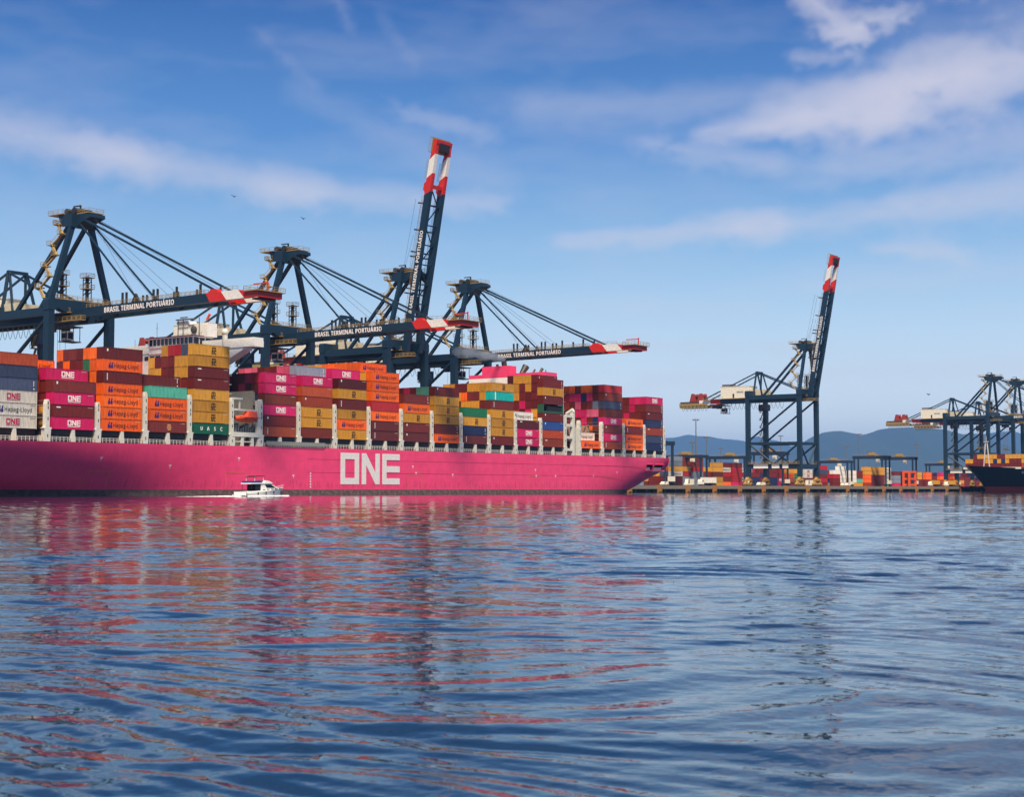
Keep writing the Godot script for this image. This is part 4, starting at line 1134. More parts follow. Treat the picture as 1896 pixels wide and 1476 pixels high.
func make_yard_cranes() -> void:
	var navy := paint("yard_crane_navy", rgb(28, 48, 72), 0.6, "paint", 0.2)
	var yel := paint("walkway_yellow", rgb(160, 136, 84), 0.65, "paint", 0.2)
	var spots := [[430.0, 87.0, "dark blue yard gantry just past the pink ship's stern", 1.0], [584.0, 152.0, "dark blue yard gantry, left one under the tall light masts", 0.86], [643.0, 154.0, "dark blue yard gantry just left of the lone quay crane's legs", 0.88], [700.0, 156.0, "dark blue yard gantry seen through the lone quay crane's legs", 1.06],
		[802.0, 156.0, "low dark blue yard gantry between the lone crane and the white stack", 0.86], [856.0, 150.0, "tall dark blue yard gantry, left of the pair over gold containers", 1.06], [908.0, 150.0, "tall dark blue yard gantry, right of the pair over white containers", 1.06], [1010.0, 154.0, "dark blue yard gantry just left of the far quay crane's legs", 0.9]]
	var first: Node3D = null
	for sp in spots:
		var at := W(sp[0], QUAY_Y, sp[1])
		if first == null:
			var o := base("yard_gantry", at)
			first = o
			var m := MB.new()
			for z in [-12.0, 12.0]:
				for x in [-3.6, 3.6]:
					m = MB.new(); m.span(Vector3(x - 0.5, 1.6, z - 0.5), Vector3(x + 0.5, 20.6, z + 0.5)); part(o, "leg", m, navy)
				m = MB.new(); m.span(Vector3(-6.0, 1.0, z - 0.6), Vector3(6.0, 1.9, z + 0.6)); part(o, "sill_beam", m, navy)
				m = MB.new()
				for x in [-5.0, -2.6, 2.6, 5.0]: m.tube(Vector3(x, 0.75, z - 0.35), Vector3(x, 0.75, z + 0.35), 0.75, 12)
				part(o, "wheel_set", m, mats["gear_dark"])
			for x in [-3.6, 3.6]:
				m = MB.new(); m.span(Vector3(x - 0.6, 19.2, -13.2), Vector3(x + 0.6, 21.2, 13.2)); part(o, "top_girder", m, navy)
			m = MB.new(); m.span(Vector3(-4.2, 21.3, -2.5), Vector3(4.2, 22.0, 3.5)); m.span(Vector3(-2.0, 22.0, -1.5), Vector3(2.0, 23.6, 2.5)); rails(m, Vector3(-4.2, 22.0, -2.5), Vector3(-4.2, 22.0, 3.5)); part(o, "trolley", m, yel)
			m = MB.new(); m.span(Vector3(-1.2, 16.6, 3.6), Vector3(1.2, 19.0, 5.6)); part(o, "driver_cab", m, mats["house_white"])
			m = MB.new(); rails(m, Vector3(-4.3, 21.2, -13), Vector3(-4.3, 21.2, 13)); part(o, "walkway", m, yel)
			m = MB.new(); m.span(Vector3(-2.2, 2.0, 12.7), Vector3(2.4, 4.4, 14.2)); part(o, "power_unit", m, mats["house_white"])
			tag(o, sp[2], "yard crane", "rubber tyred yard gantries")
		else:
			copy(first, at, TURN, sp[2]).scale = Vector3(1, sp[3], 1)

func make_light_masts() -> void:
	var grey := paint("mast_steel", rgb(104, 106, 112), 0.6, "")
	var spots := [[629.5, 170.0, 45.0, "tallest slim floodlight mast just right of the pink ship's stern"], [625.2, 170.0, 30.8, "short dark floodlight mast beside the tallest mast near the stern"], [643.2, 170.0, 34.6, "floodlight mast second to the right of the tallest mast"], [906.6, 300.0, 35.2, "small far floodlight mast above the gold yard stack"], [1016.8, 300.0, 48.4, "floodlight mast seen between the lone quay crane's legs"],
		[1157.1, 300.0, 42.2, "small far floodlight mast right of the lone quay crane"], [880.6, 170.0, 43.2, "tall floodlight mast in front of the blue hill's saddle"], [899.6, 170.0, 30.6, "short floodlight mast beside the tall pair of yard gantries"], [995.9, 170.0, 38.2, "floodlight mast between the yard gantries and the far quay cranes"]]
	for sp in spots:
		var o := base("light_mast", W(sp[0], QUAY_Y, sp[1]))
		tag(o, sp[3], "light mast", "floodlight masts in the yard")
		var h: float = sp[2] - QUAY_Y
		var m := MB.new(); m.tube(Vector3.ZERO, Vector3(0, h, 0), 0.55, 8, 0.28); part(o, "pole", m, grey)
		m = MB.new()
		for k in 12:
			var a := TAU * k / 12.0
			m.beam(Vector3(cos(a) * 1.9, h - 1.0, sin(a) * 1.9), Vector3(cos(a + TAU / 12) * 1.9, h - 1.0, sin(a + TAU / 12) * 1.9), 0.14, 0.14)
			if k % 3 == 0: m.beam(Vector3(0, h - 1.0, 0), Vector3(cos(a) * 1.9, h - 1.0, sin(a) * 1.9), 0.12, 0.12)
		part(o, "lamp_ring", m, grey)
		for k in 6:
			var a := TAU * k / 6.0
			m = MB.new(); m.box(Vector3(cos(a) * 2.1, h - 0.6, sin(a) * 2.1), Vector3(0.5, 0.7, 0.7), Basis(Vector3.UP, -a)); part(o, "floodlight", m, grey)

func truck(s: float, D: float, c: String, label: String) -> void:
	var o := base("truck", W(s, QUAY_Y, D))
	tag(o, label, "truck", "lorries on the quay")
	var m := MB.new(); m.span(Vector3(-5.2, 1.0, -0.9), Vector3(7.6, 1.35, 0.9)); part(o, "chassis", m, mats["gear_dark"])
	m = MB.new()
	m.slab_z(PackedVector2Array([Vector2(-7.6, 0.7), Vector2(-5.4, 0.7), Vector2(-5.4, 3.2), Vector2(-7.0, 3.2), Vector2(-7.6, 2.0)]), -1.2, 1.2); part(o, "cab", m, mats["house_white"])
	m = MB.new(); m.span(Vector3(-7.0, 1.95, 1.2), Vector3(-6.0, 2.9, 1.22)); part(o, "cab_window", m, mats["gear_dark"])
	for x in [-6.6, -4.2, 4.2, 5.6, 7.0]:
		for z in [-1.0, 1.0]:
			m = MB.new(); m.tube(Vector3(x, 0.5, z - 0.16), Vector3(x, 0.5, z + 0.16), 0.5, 10); part(o, "wheel", m, mats["gear_dark"])
	container(c, s + 1.4, QUAY_Y + 1.36, D, "%s container riding on a lorry trailer, %s" % [KINDS[c][0], label.split(", ")[1]], "containers on lorries", false)

func van(s: float, D: float, label: String, big := false) -> void:
	var o := base("van", W(s, QUAY_Y, D))
	tag(o, label, "van", "white vehicles on the quay")
	var L := 3.6 if big else 2.5
	var h := 3.4 if big else 1.9
	var m := MB.new()
	m.slab_z(PackedVector2Array([Vector2(-L, 0.45), Vector2(L, 0.45), Vector2(L, h - 0.1), Vector2(L - 0.2, h), Vector2(-L + 1.5, h), Vector2(-L + 0.7, 1.25), Vector2(-L, 1.1)]), -0.95, 0.95); part(o, "body", m, mats["house_white"])
	m = MB.new(); m.span(Vector3(-L + 1.3, 1.15, 0.95), Vector3(-L + 2.4, h - 0.25, 0.97)); m.span(Vector3(-L + 1.3, 1.15, -0.97), Vector3(-L + 2.4, h - 0.25, -0.95)); part(o, "window", m, mats["gear_dark"])
	for x in [-L + 0.9, L - 0.9]:
		for z in [-0.85, 0.85]:
			m = MB.new(); m.tube(Vector3(x, 0.36, z - 0.12), Vector3(x, 0.36, z + 0.12), 0.36, 10); part(o, "wheel", m, mats["gear_dark"])

func make_vehicles() -> void:
	truck(771.0, 72.0, "g", "white terminal lorry carrying a gold container, left of the black ship's bow")
	truck(806.0, 74.0, "g", "white terminal lorry carrying a gold container, under the far quay crane")
	truck(470.0, 76.0, "w", "white terminal lorry carrying a white container, beside the pink ship's stern")
	van(466.0, 84.0, "big white box van on the quay between stern and lone crane", true)
	van(584.0, 74.0, "white box van parked right of the lone quay crane", true)
	van(604.0, 80.0, "small white van on the quay, second right of the lone crane")
	van(628.0, 70.0, "small white van on the quay, third right of the lone crane")
	van(636.0, 76.0, "small white van on the quay, fourth right of the lone crane")
	van(520.0, 72.0, "small white van standing between the lone crane's legs")
	van(530.0, 76.0, "second small white van between the lone crane's legs")
	van(424.0, 74.0, "small white van half behind the pink ship's stern")
	var o := base("lifting_gantry", W(790.0, QUAY_Y, 96.0))
	tag(o, "orange steel lifting gantry standing under the far quay crane", "gantry")
	var orange := paint("frame_orange", rgb(232, 92, 26), 0.6, "paint", 0.3)
	var m: MB
	for x in [-5.6, 5.6]:
		for z in [-2, 2]:
			m = MB.new(); m.span(Vector3(x - 0.9, 0, z - 0.5), Vector3(x + 0.9, 10.5, z + 0.5)); part(o, "post", m, orange)
	for y in [0.6, 4.6, 9.2]:
		m = MB.new(); m.span(Vector3(-4.7, y, -2.4), Vector3(4.7, y + 1.3, 2.4)); part(o, "beam", m, orange)

# ------------------------------------------------------------------ the black ship
func black_inset(s: float, y: float) -> float:
	var h := clampf(y / 16.0, 0, 1)
	var tip := lerpf(742.0, 709.0, pow(h, 1.3))
	var full := lerpf(860.0, 790.0, h)
	var t := clampf((full - s) / (full - tip), 0, 1)
	return 22.0 * pow(t, 1.7)

func make_black_ship() -> void:
	var o := base("cargo_ship", W(709, 0, 6))
	tag(o, "black hulled cargo ship with red waterline, bow at the right edge", "ship")
	var black := paint("black_hull", rgb(14, 14, 18), 0.5, "paint", 0.05)
	var red := paint("boot_red", rgb(196, 44, 38), 0.7, "rustmix", 0.1)
	var st := []
	var q := 0.0
	while q < 160: st.append(q); q += 5.0
	while q <= 300: st.append(q); q += 28.0
	for side in [0, 1]:
		var up := []; var low := []
		for x in st:
			var ring := PackedVector3Array(); var lr := PackedVector3Array()
			for k in 11:
				var y := lerpf(3.1, 14.9 + 1.0 * pow(clampf(1 - x / 60.0, 0, 1), 2), k / 10.0)
				var xx: float = maxf(x, lerpf(742.0, 709.0, pow(clampf(y / 16.0, 0, 1), 1.3)) - 709.0)
				var a := black_inset(709 + xx, y)
				ring.append(Vector3(xx, y, -a if side == 0 else -44.0 + a))
			for k in 3:
				var y := lerpf(-1.0, 3.1, k / 2.0)
				var xx: float = maxf(x, lerpf(742.0, 709.0, pow(clampf(y / 16.0, 0, 1), 1.3)) - 709.0)
				var a := black_inset(709 + xx, maxf(y, 0))
				lr.append(Vector3(xx, y, -a if side == 0 else -44.0 + a))
			if side == 1: ring.reverse(); lr.reverse()
			up.append(ring); low.append(lr)
		var m := MB.new(); m.skin(up); part(o, "hull_side", m, black)
		m = MB.new(); m.skin(low); part(o, "boot_topping", m, red)
	var m := MB.new()
	for i in st.size() - 1:
		var a := black_inset(709 + st[i], 14.2); var b := black_inset(709 + st[i + 1], 14.2)
		m.quad(Vector3(st[i], 14.2, -a), Vector3(st[i + 1], 14.2, -b), Vector3(st[i + 1], 14.2, -44 + b), Vector3(st[i], 14.2, -44 + a))
	part(o, "deck", m, mats["gear_dark"])
	m = MB.new()
	for sz in [-1, 1]: m.beam(Vector3(35.0, 14.2, -22 + sz * 1.9), Vector3(35.0, 31.0, -22 + sz * 0.5), 0.55, 0.55)
	m.beam(Vector3(35, 22, -23.4), Vector3(35, 22, -20.6), 0.3, 0.3); m.span(Vector3(34.4, 31, -23.5), Vector3(35.6, 31.4, -20.5)); m.tube(Vector3(35, 31.2, -22), Vector3(35, 34.5, -22), 0.15, 6)
	part(o, "foremast", m, paint("mast_white", rgb(206, 196, 190), 0.6, ""))
	m = MB.new(); m.span(Vector3(44, 14.2, -40), Vector3(46, 15.4, -4)); part(o, "breakwater", m, mats["house_white"])
	var lt := part(o, "lettering", text_mesh("MSC", 1.6), paint("letter_white", rgb(236, 234, 232), 0.5, ""), Vector3(56.0, 12.2, -black_inset(765, 12.2) + 0.5))
	var tan := Vector3(10.0, 0, -black_inset(770, 13.2) + black_inset(760, 13.2)).normalized()
	lt.basis = Basis(tan, Vector3.UP, tan.cross(Vector3.UP))
	# hatch under the stacks
	m = MB.new(); m.span(Vector3(50, 14.2, -43), Vector3(120, 15.0, -1)); part(o, "hatch_cover", m, mats["gear_dark"])
	var tiers := ["MMMMMMMMMMMMMMoo", "ggMMMggNgNgMMMgg", "..MgggggMMgggggg"]
	var mm := MultiMesh.new()
	mm.transform_format = MultiMesh.TRANSFORM_3D; mm.use_colors = true
	mm.mesh = get_node("stacked_containers").multimesh.mesh
	mm.instance_count = 46
	var i := 0
	for t in 3:
		for j in 16:
			var c: String = tiers[t][j]
			if c == ".": continue
			mm.set_instance_transform(i, Transform3D(Basis(Vector3.UP, TURN), W(709 + 57.1, 15.01 + t * TIER, 6 + 1.6 + (15 - j) * 2.55)))
			mm.set_instance_color(i, KINDS[c][1].srgb_to_linear())
			i += 1
	var mi := MultiMeshInstance3D.new()
	mi.name = "deck_containers"; mi.multimesh = mm; mi.material_override = get_node("stacked_containers").material_override
	add_child(mi)
	tag(mi, "gold and maroon containers stacked three high on the black ship", "containers", "", "stuff")

# ------------------------------------------------------------------ motor yacht, birds
func make_yacht() -> void:
	var o := base("motor_yacht", W(31.8, 0, -50))
	o.scale = Vector3.ONE * 0.93
	tag(o, "small white motor yacht with flybridge speeding past the pink ship's side", "boat")
	var white := paint("yacht_white", rgb(240, 240, 238), 0.3, "")
	var dark := paint("yacht_glass", rgb(16, 18, 24), 0.15, "")
	var rings := []
	for i in 17:
		var t := i / 16.0
		var x := -7.0 + 14.2 * t
		var w := 2.15 * (1.0 - pow(t, 3.2)) + 0.03
		var sheer := 1.05 + 0.95 * pow(t, 1.6)
		var flare := lerpf(0.92, 0.45, pow(t, 2.0))
		var xl := x - 1.3 * pow(t, 4.0)
		var ring := PackedVector3Array()
		for p in [[0.0, -0.4], [flare * 0.7, -0.2], [flare, 0.25], [lerpf(flare, 1.0, 0.6), sheer * 0.6], [1.0, sheer], [0.93, sheer + 0.12], [0.0, sheer + 0.14]]:
			ring.append(Vector3(lerpf(xl, x, clampf(p[1] / sheer, 0, 1)), p[1], p[0] * w))
		for k in range(5, -1, -1): ring.append(Vector3(ring[k].x, ring[k].y, -ring[k].z))
		rings.append(ring)
	var m := MB.new(); m.skin(rings); m.slab_x(PackedVector2Array([Vector2(-1.9, 0.1), Vector2(1.9, 0.1), Vector2(2.05, 1.1), Vector2(-2.05, 1.1)]), -7.05, -6.98); part(o, "hull", m, white)
	m = MB.new(); m.span(Vector3(-7.9, 0.25, -1.8), Vector3(-7.0, 0.45, 1.8)); m.span(Vector3(-7.6, 0.45, 0.9), Vector3(-7.4, 1.1, 1.1)); part(o, "swim_platform", m, white)
	m = MB.new()
	m.slab_z(PackedVector2Array([Vector2(-1.6, 1.1), Vector2(4.6, 1.7), Vector2(3.9, 2.0), Vector2(1.5, 3.1), Vector2(-1.2, 3.2), Vector2(-1.6, 2.9)]), -1.55, 1.55); part(o, "cabin", m, white)
	m = MB.new()
	m.slab_z(PackedVector2Array([Vector2(0.1, 2.1), Vector2(3.2, 2.05), Vector2(1.5, 2.85), Vector2(-0.5, 2.85)]), 1.55, 1.6); m.slab_z(PackedVector2Array([Vector2(0.1, 2.1), Vector2(3.2, 2.05), Vector2(1.5, 2.85), Vector2(-0.5, 2.85)]), -1.6, -1.55); part(o, "cabin_window", m, dark)
	m = MB.new()
	for k in 5: m.span(Vector3(-1.2 + k * 1.35, 1.45 + k * 0.09, 1.58), Vector3(-0.3 + k * 1.35, 1.62 + k * 0.09, 1.64))
	part(o, "side_stripe", m, dark)
	m = MB.new(); m.slab_z(PackedVector2Array([Vector2(-5.2, 2.95), Vector2(0.2, 3.05), Vector2(2.2, 3.1), Vector2(0.8, 3.7), Vector2(-0.4, 3.8), Vector2(-0.8, 3.25), Vector2(-5.2, 3.2)]), -1.7, 1.7); part(o, "flybridge", m, white)
	m = MB.new(); m.span(Vector3(-4.9, 3.2, -1.5), Vector3(-1.6, 3.65, 1.5)); part(o, "cushion", m, paint("cushion_blue", rgb(36, 44, 124), 0.7, ""))
	m = MB.new()
	for x in [-3.8, -0.9]:
		for z in [-1.4, 1.4]: m.tube(Vector3(x, 3.2, z), Vector3(x * 0.95, 4.75, z), 0.05, 5)
	part(o, "canopy_pole", m, white)
	m = MB.new(); m.slab_z(PackedVector2Array([Vector2(-3.9, 4.65), Vector2(-2.4, 4.95), Vector2(-0.4, 4.85), Vector2(-0.4, 4.75), Vector2(-2.4, 4.8), Vector2(-3.9, 4.55)]), -1.6, 1.6); part(o, "canopy", m, paint("canopy_maroon", rgb(76, 22, 34), 0.7, ""))
	m = MB.new(); m.span(Vector3(-3.4, 1.2, -1.4), Vector3(-1.62, 2.9, 1.3)); for z in [-1.5, 1.5]: m.tube(Vector3(-4.9, 1.2, z), Vector3(-4.9, 3.0, z), 0.06, 5)
	part(o, "cockpit", m, dark)
	m = MB.new()
	for k in 7: m.tube(Vector3(2.6 + k * 0.72, 1.5 + k * 0.08, 1.6 - k * 0.22), Vector3(2.7 + k * 0.72, 2.2 + k * 0.09, 1.55 - k * 0.22), 0.03, 4)
	m.beam(Vector3(2.6, 2.2, 1.55), Vector3(7.4, 2.85, 0.1), 0.05, 0.05)
	part(o, "bow_rail", m, white)
	for k in 4:
		m = MB.new(); m.tube(Vector3(-3.3 + k * 2.7, 0.4 + k * 0.1, 2.2 - 0.2 * k * k * 0.25), Vector3(-3.3 + k * 2.7, 1.05 + k * 0.1, 2.2 - 0.2 * k * k * 0.25), 0.14, 8); part(o, "fender", m, dark)
	# foam at bow and stern, lying on the water
	var foam := paint("foam", rgb(236, 240, 244), 0.9, "")
	var f := MB.new()
	var nz := FastNoiseLite.new(); nz.seed = 9; nz.frequency = 0.35
	for i in 34:
		var x := -8.0 - i * 0.42
		for z in [-1.7, 1.7]:
			var h := (0.16 + 0.12 * nz.get_noise_2d(x * 3.0, z)) * (1.0 - i / 36.0)
			f.ball(Vector3(x, 0.02, z * (1.0 + i * 0.02) + nz.get_noise_2d(x, z * 7) * 0.5), Vector3(0.6, h, 0.45), 5)
	for i in 26:
		f.ball(Vector3(7.4 - i * 0.55, 0.05, 1.0 + i * 0.06 + 0.2 * nz.get_noise_2d(i * 3.0, 4.0)), Vector3(0.5, 0.22, 0.3), 5)
	var fo := part(self, "wake_foam", f, foam)
	fo.position = o.position; fo.rotation.y = TURN
	tag(fo, "white wake foam trailing behind the small motor yacht", "foam", "", "stuff")

func make_birds() -> void:
	for b in [[Vector3(-72.0, 77.4, -400.0), "small dark bird high between the left crane's apex and the raised boom"], [Vector3(-54.0, 71.6, -400.0), "small dark bird above the second crane's apex"], [Vector3(134.0, 32.0, -500.0), "small dark bird low in the sky left of the far cranes"]]:
		var o := base("bird", b[0], 0.6)
		tag(o, b[1], "bird", "birds in the sky")
		var m := MB.new(); m.ball(Vector3.ZERO, Vector3(0.14, 0.13, 0.42), 8); m.ball(Vector3(0, 0.06, 0.45), Vector3(0.08, 0.08, 0.12), 6); part(o, "body", m, mats["gear_dark"])
		for sx in [-1, 1]:
			m = MB.new()
			m.slab_x(PackedVector2Array([Vector2(-0.18, 0.02), Vector2(0.2, 0.02), Vector2(0.2, 0.06), Vector2(-0.18, 0.06)]), 0.08, 0.5)
			m.slab_x(PackedVector2Array([Vector2(-0.2, 0.03), Vector2(0.1, 0.03), Vector2(0.1, 0.06), Vector2(-0.2, 0.06)]), 0.5, 0.95)
			var w := part(o, "wing", m, mats["gear_dark"])
			w.basis = Basis(Vector3(0, 0, 1), 0.35 * sx) * Basis(Vector3.UP, 0.0 if sx > 0 else PI)

# ------------------------------------------------------------------ water, hills, sky
func make_water() -> void:
	var dirs := []
	var r := RandomNumberGenerator.new(); r.seed = 77
	# wave trains: length, direction (mostly towards the viewer), height, phase
	var trains := [[7.5, 0.05, 0.006], [4.6, -0.16, 0.007], [3.1, 0.14, 0.0075], [2.4, -0.06, 0.007]]
	for q in 26:
		var len := 0.26 * pow(1.085, q)
		trains.append([len, r.randf_range(-0.95, 0.95) * (1.1 - q * 0.022), 0.0037 * pow(len, 1.05) * r.randf_range(0.75, 1.2)])
	for w in trains:
		dirs.append([TAU / w[0], sin(w[1]), cos(w[1]), w[2], r.randf() * TAU, w[0]])
	var warp := FastNoiseLite.new(); warp.seed = 5; warp.frequency = 0.09; warp.fractal_octaves = 2
	var gust := FastNoiseLite.new(); gust.seed = 15; gust.frequency = 0.05; gust.fractal_octaves = 3
	var zs := []
	var z := 2.5
	while z < 420.0: zs.append(z); z += maxf(0.035, z * 0.0046)
	while z < 26000.0: zs.append(z); z *= 1.12
	var cols := 560
	var v := PackedVector3Array(); var uv := PackedVector2Array()
	v.resize(zs.size() * (cols + 1)); uv.resize(v.size())
	var k := 0
	for zz: float in zs:
		var half := 0.62 * zz + 14.0
		if zz > 420.0: half = 0.62 * 420 + 14.0 + (zz - 420.0) * 3.0
		var gap := maxf(half * 2.0 / cols, maxf(0.035, zz * 0.0046))
		var live := []
		for d in dirs:
			var fade := clampf(d[5] / (gap * 1.5) - 0.5, 0.6 if d[5] > 1.2 else 0.0, 1)
			if zz > 420.0: fade = 0.0
			if fade > 0.0: live.append([d[0], d[1], d[2], d[3] * fade, d[4]])
		for c in cols + 1:
			var x := (c * 2.0 / cols - 1.0) * half
			var y := 0.0
			if live.size() > 0:
				var wx := warp.get_noise_2d(x, zz) * 2.4
				var wz := warp.get_noise_2d(x + 300.0, zz) * 2.4
				for d in live: y += d[3] * sin(d[0] * ((x + wx) * d[1] + (zz + wz) * d[2]) + d[4])
				y *= 0.9 + 0.8 * gust.get_noise_2d(x, zz * 1.6)
			v[k] = Vector3(x, y, -zz)
			uv[k] = Vector2(x, zz) / 6.0
			k += 1
	var idx := PackedInt32Array()
	idx.resize((zs.size() - 1) * cols * 6)
	k = 0
	for i in zs.size() - 1:
		for c in cols:
			var a := i * (cols + 1) + c
			idx[k] = a; idx[k + 1] = a + cols + 1; idx[k + 2] = a + 1
			idx[k + 3] = a + 1; idx[k + 4] = a + cols + 1; idx[k + 5] = a + cols + 2
			k += 6
	var nn := PackedVector3Array(); nn.resize(v.size())
	for i in zs.size():
		for c in cols + 1:
			var a := i * (cols + 1) + c
			var e := v[a + (1 if c < cols else 0)] - v[a - (1 if c > 0 else 0)]
			var f := v[a + (cols + 1 if i < zs.size() - 1 else 0)] - v[a - (cols + 1 if i > 0 else 0)]
			nn[a] = e.cross(f).normalized()
	var arr := []; arr.resize(Mesh.ARRAY_MAX)
	arr[Mesh.ARRAY_VERTEX] = v; arr[Mesh.ARRAY_NORMAL] = nn; arr[Mesh.ARRAY_TEX_UV] = uv; arr[Mesh.ARRAY_INDEX] = idx
	var m := ArrayMesh.new(); m.add_surface_from_arrays(Mesh.PRIMITIVE_TRIANGLES, arr)
	var mat := StandardMaterial3D.new()
	mat.albedo_color = Color(0.006, 0.022, 0.05).linear_to_srgb()
	mat.roughness = 0.035
	mat.metallic_specular = 0.4
	var f := FastNoiseLite.new(); f.seed = 21; f.frequency = 0.018; f.fractal_octaves = 4; f.noise_type = FastNoiseLite.TYPE_SIMPLEX_SMOOTH
	var img := f.get_seamless_image(512, 512, false, false, 0.2)
	img.convert(Image.FORMAT_L8)
	img.resize(1024, 512, Image.INTERPOLATE_CUBIC)
	img.bump_map_to_normal_map(3.0)
	mat.normal_enabled = true
	mat.normal_texture = ImageTexture.create_from_image(img)
	mat.normal_scale = 0.22
	var o := part(self, "water", m, mat)
	tag(o, "", "", "", "structure")

func make_hills() -> void:
	var far := [[-2600, 840], [-1200, 815], [-200, 830], [500, 812], [900, 826], [1240, 813], [1275, 806], [1310, 808], [1345, 814], [1380, 819], [1400, 809], [1425, 815], [1460, 826], [1600, 828], [1720, 815], [1780, 806], [1850, 801], [1900, 812], [2300, 830], [3600, 815], [5200, 835]]
	var near := [[1380, 893], [1460, 846], [1490, 822], [1515, 804], [1535, 797], [1548, 795], [1572, 800], [1595, 806], [1612, 802], [1640, 793], [1680, 794], [1720, 799], [1760, 810], [1800, 818], [1850, 830], [1960, 850], [2300, 880], [3000, 894]]
	var k := 0
	for hill in [[far, 24000.0, 3], [near, 16500.0, 8]]:
		var nz := FastNoiseLite.new(); nz.seed = hill[2]; nz.frequency = 0.0007; nz.fractal_octaves = 5
		var prof: Array = hill[0]
		var Z: float = hill[1]
		var rings := []
		for j in 14:
			var t := j / 13.0
			var ring := PackedVector3Array()
			var px: float = prof[0][0]
			var seg := 0
			while px <= prof[-1][0]:
				while seg < prof.size() - 2 and px > prof[seg + 1][0]: seg += 1
				var u: float = (px - prof[seg][0]) / (prof[seg + 1][0] - prof[seg][0])
				u = lerpf(u, smoothstep(0.0, 1.0, u), 0.5)
				var X := (px - 948.0) / 2880.0 * Z
				var top := (906.0 - lerpf(prof[seg][1], prof[seg + 1][1], u)) / 2880.0 * Z
				var up := sin(PI * clampf(t, 0, 1))
				var h := top * pow(up, 0.8) + nz.get_noise_2d(X, t * 2600.0) * 110.0 * up * (1.0 if absf(t - 0.5) > 0.06 else 0.4)
				ring.append(Vector3(X, h, -(Z - 2600.0 + 5200.0 * t)))
				px += 5.0
			rings.append(ring)
		rings.reverse()
		var m := MB.new(); m.skin(rings)
		var o := part(self, "hills", m, paint("forest", rgb(40, 58, 44), 0.95, "paint", 0.002))
		tag(o, "", "", "", "structure")
		k += 1

var strokes := []
var cn := FastNoiseLite.new()
var cn2 := FastNoiseLite.new()
const SKYSTOPS := [[-60.0, 0.90, 0.91, 0.86], [0.0, 0.92, 0.93, 0.88], [110.0, 0.76, 0.82, 0.82], [260.0, 0.48, 0.62, 0.725], [430.0, 0.235, 0.405, 0.60], [640.0, 0.078, 0.205, 0.455], [906.0, 0.024, 0.092, 0.295], [1700.0, 0.015, 0.06, 0.215], [4600.0, 0.011, 0.042, 0.165]]

func sky_at(az: float, el: float) -> Color:
	# u, w: degrees scaled so that 2880 units make one radian
	var u := az * 2880.0
	var w := el * 2880.0
	var c := Color(SKYSTOPS[0][1], SKYSTOPS[0][2], SKYSTOPS[0][3])
	for i in SKYSTOPS.size() - 1:
		var a: Array = SKYSTOPS[i]; var b: Array = SKYSTOPS[i + 1]
		if w >= a[0]:
			var t := clampf((w - a[0]) / (b[0] - a[0]), 0, 1)
			c = Color(lerpf(a[1], b[1], t), lerpf(a[2], b[2], t), lerpf(a[3], b[3], t))
	var cover := 0.0
	# thin veil of cirrus
	var n0 := cn.get_noise_2d(u * 0.35, w * 1.3)
	var n1 := cn2.get_noise_2d(u * 0.8 + 40.0 * n0, w * 2.6 + 60.0 * n0)
	cover = clampf((n0 * 0.7 + n1 * 0.15 + 0.12) * 0.24, 0, 1) * smoothstep(-50.0, 260.0, w) * (1.0 - smoothstep(1500.0, 3600.0, w))
	for s in strokes:
		if u < s[6] or u > s[7]: continue
		var p := Vector2(u, w)
		var a: Vector2 = s[0]; var d: Vector2 = s[1] - a
		var along := (p - a).dot(d) / d.length_squared()
		var t := clampf(along, 0, 1)
		var side: float = (p - a - d * along).length()
		var sgn := signf(d.cross(p - a))
		var wide: float = lerpf(s[2], s[3], t)
		var over := maxf(0.0, maxf(-along, along - 1.0)) * d.length()
		var dist := Vector2(side / wide, over / (wide * 1.8)).length()
		var rag: float = s[5]
		var nn := cn2.get_noise_2d(u * rag, w * rag * 1.7) * 0.75 + cn.get_noise_2d(u * 1.2 * rag, w * 2.2 * rag) * 0.5
		dist += nn * (0.95 if sgn < 0 else 0.7) * (1.0 if wide > 24.0 else 1.5)
		var soft := 1.0 - smoothstep(-0.1, 1.55, dist)
		cover = 1.0 - (1.0 - cover) * (1.0 - s[4] * soft * clampf(0.9 + 0.5 * nn, 0.2, 1.1))
	cover = clampf(cover, 0, 0.97)
	var cl := Color(0.54, 0.51, 0.56)
	return Color(lerpf(c.r, cl.r, cover), lerpf(c.g, cl.g, cover), lerpf(c.b, cl.b, cover))

func stroke(x0: float, y0: float, x1: float, y1: float, w0: float, w1: float, strength: float, rag := 1.0) -> void:
	var a := Vector2(x0 - 948.0, 906.0 - y0); var b := Vector2(x1 - 948.0, 906.0 - y1)
	var pad := maxf(w0, w1) * 2.6
	strokes.append([a, b, w0, w1, strength, rag, minf(a.x, b.x) - pad, maxf(a.x, b.x) + pad])

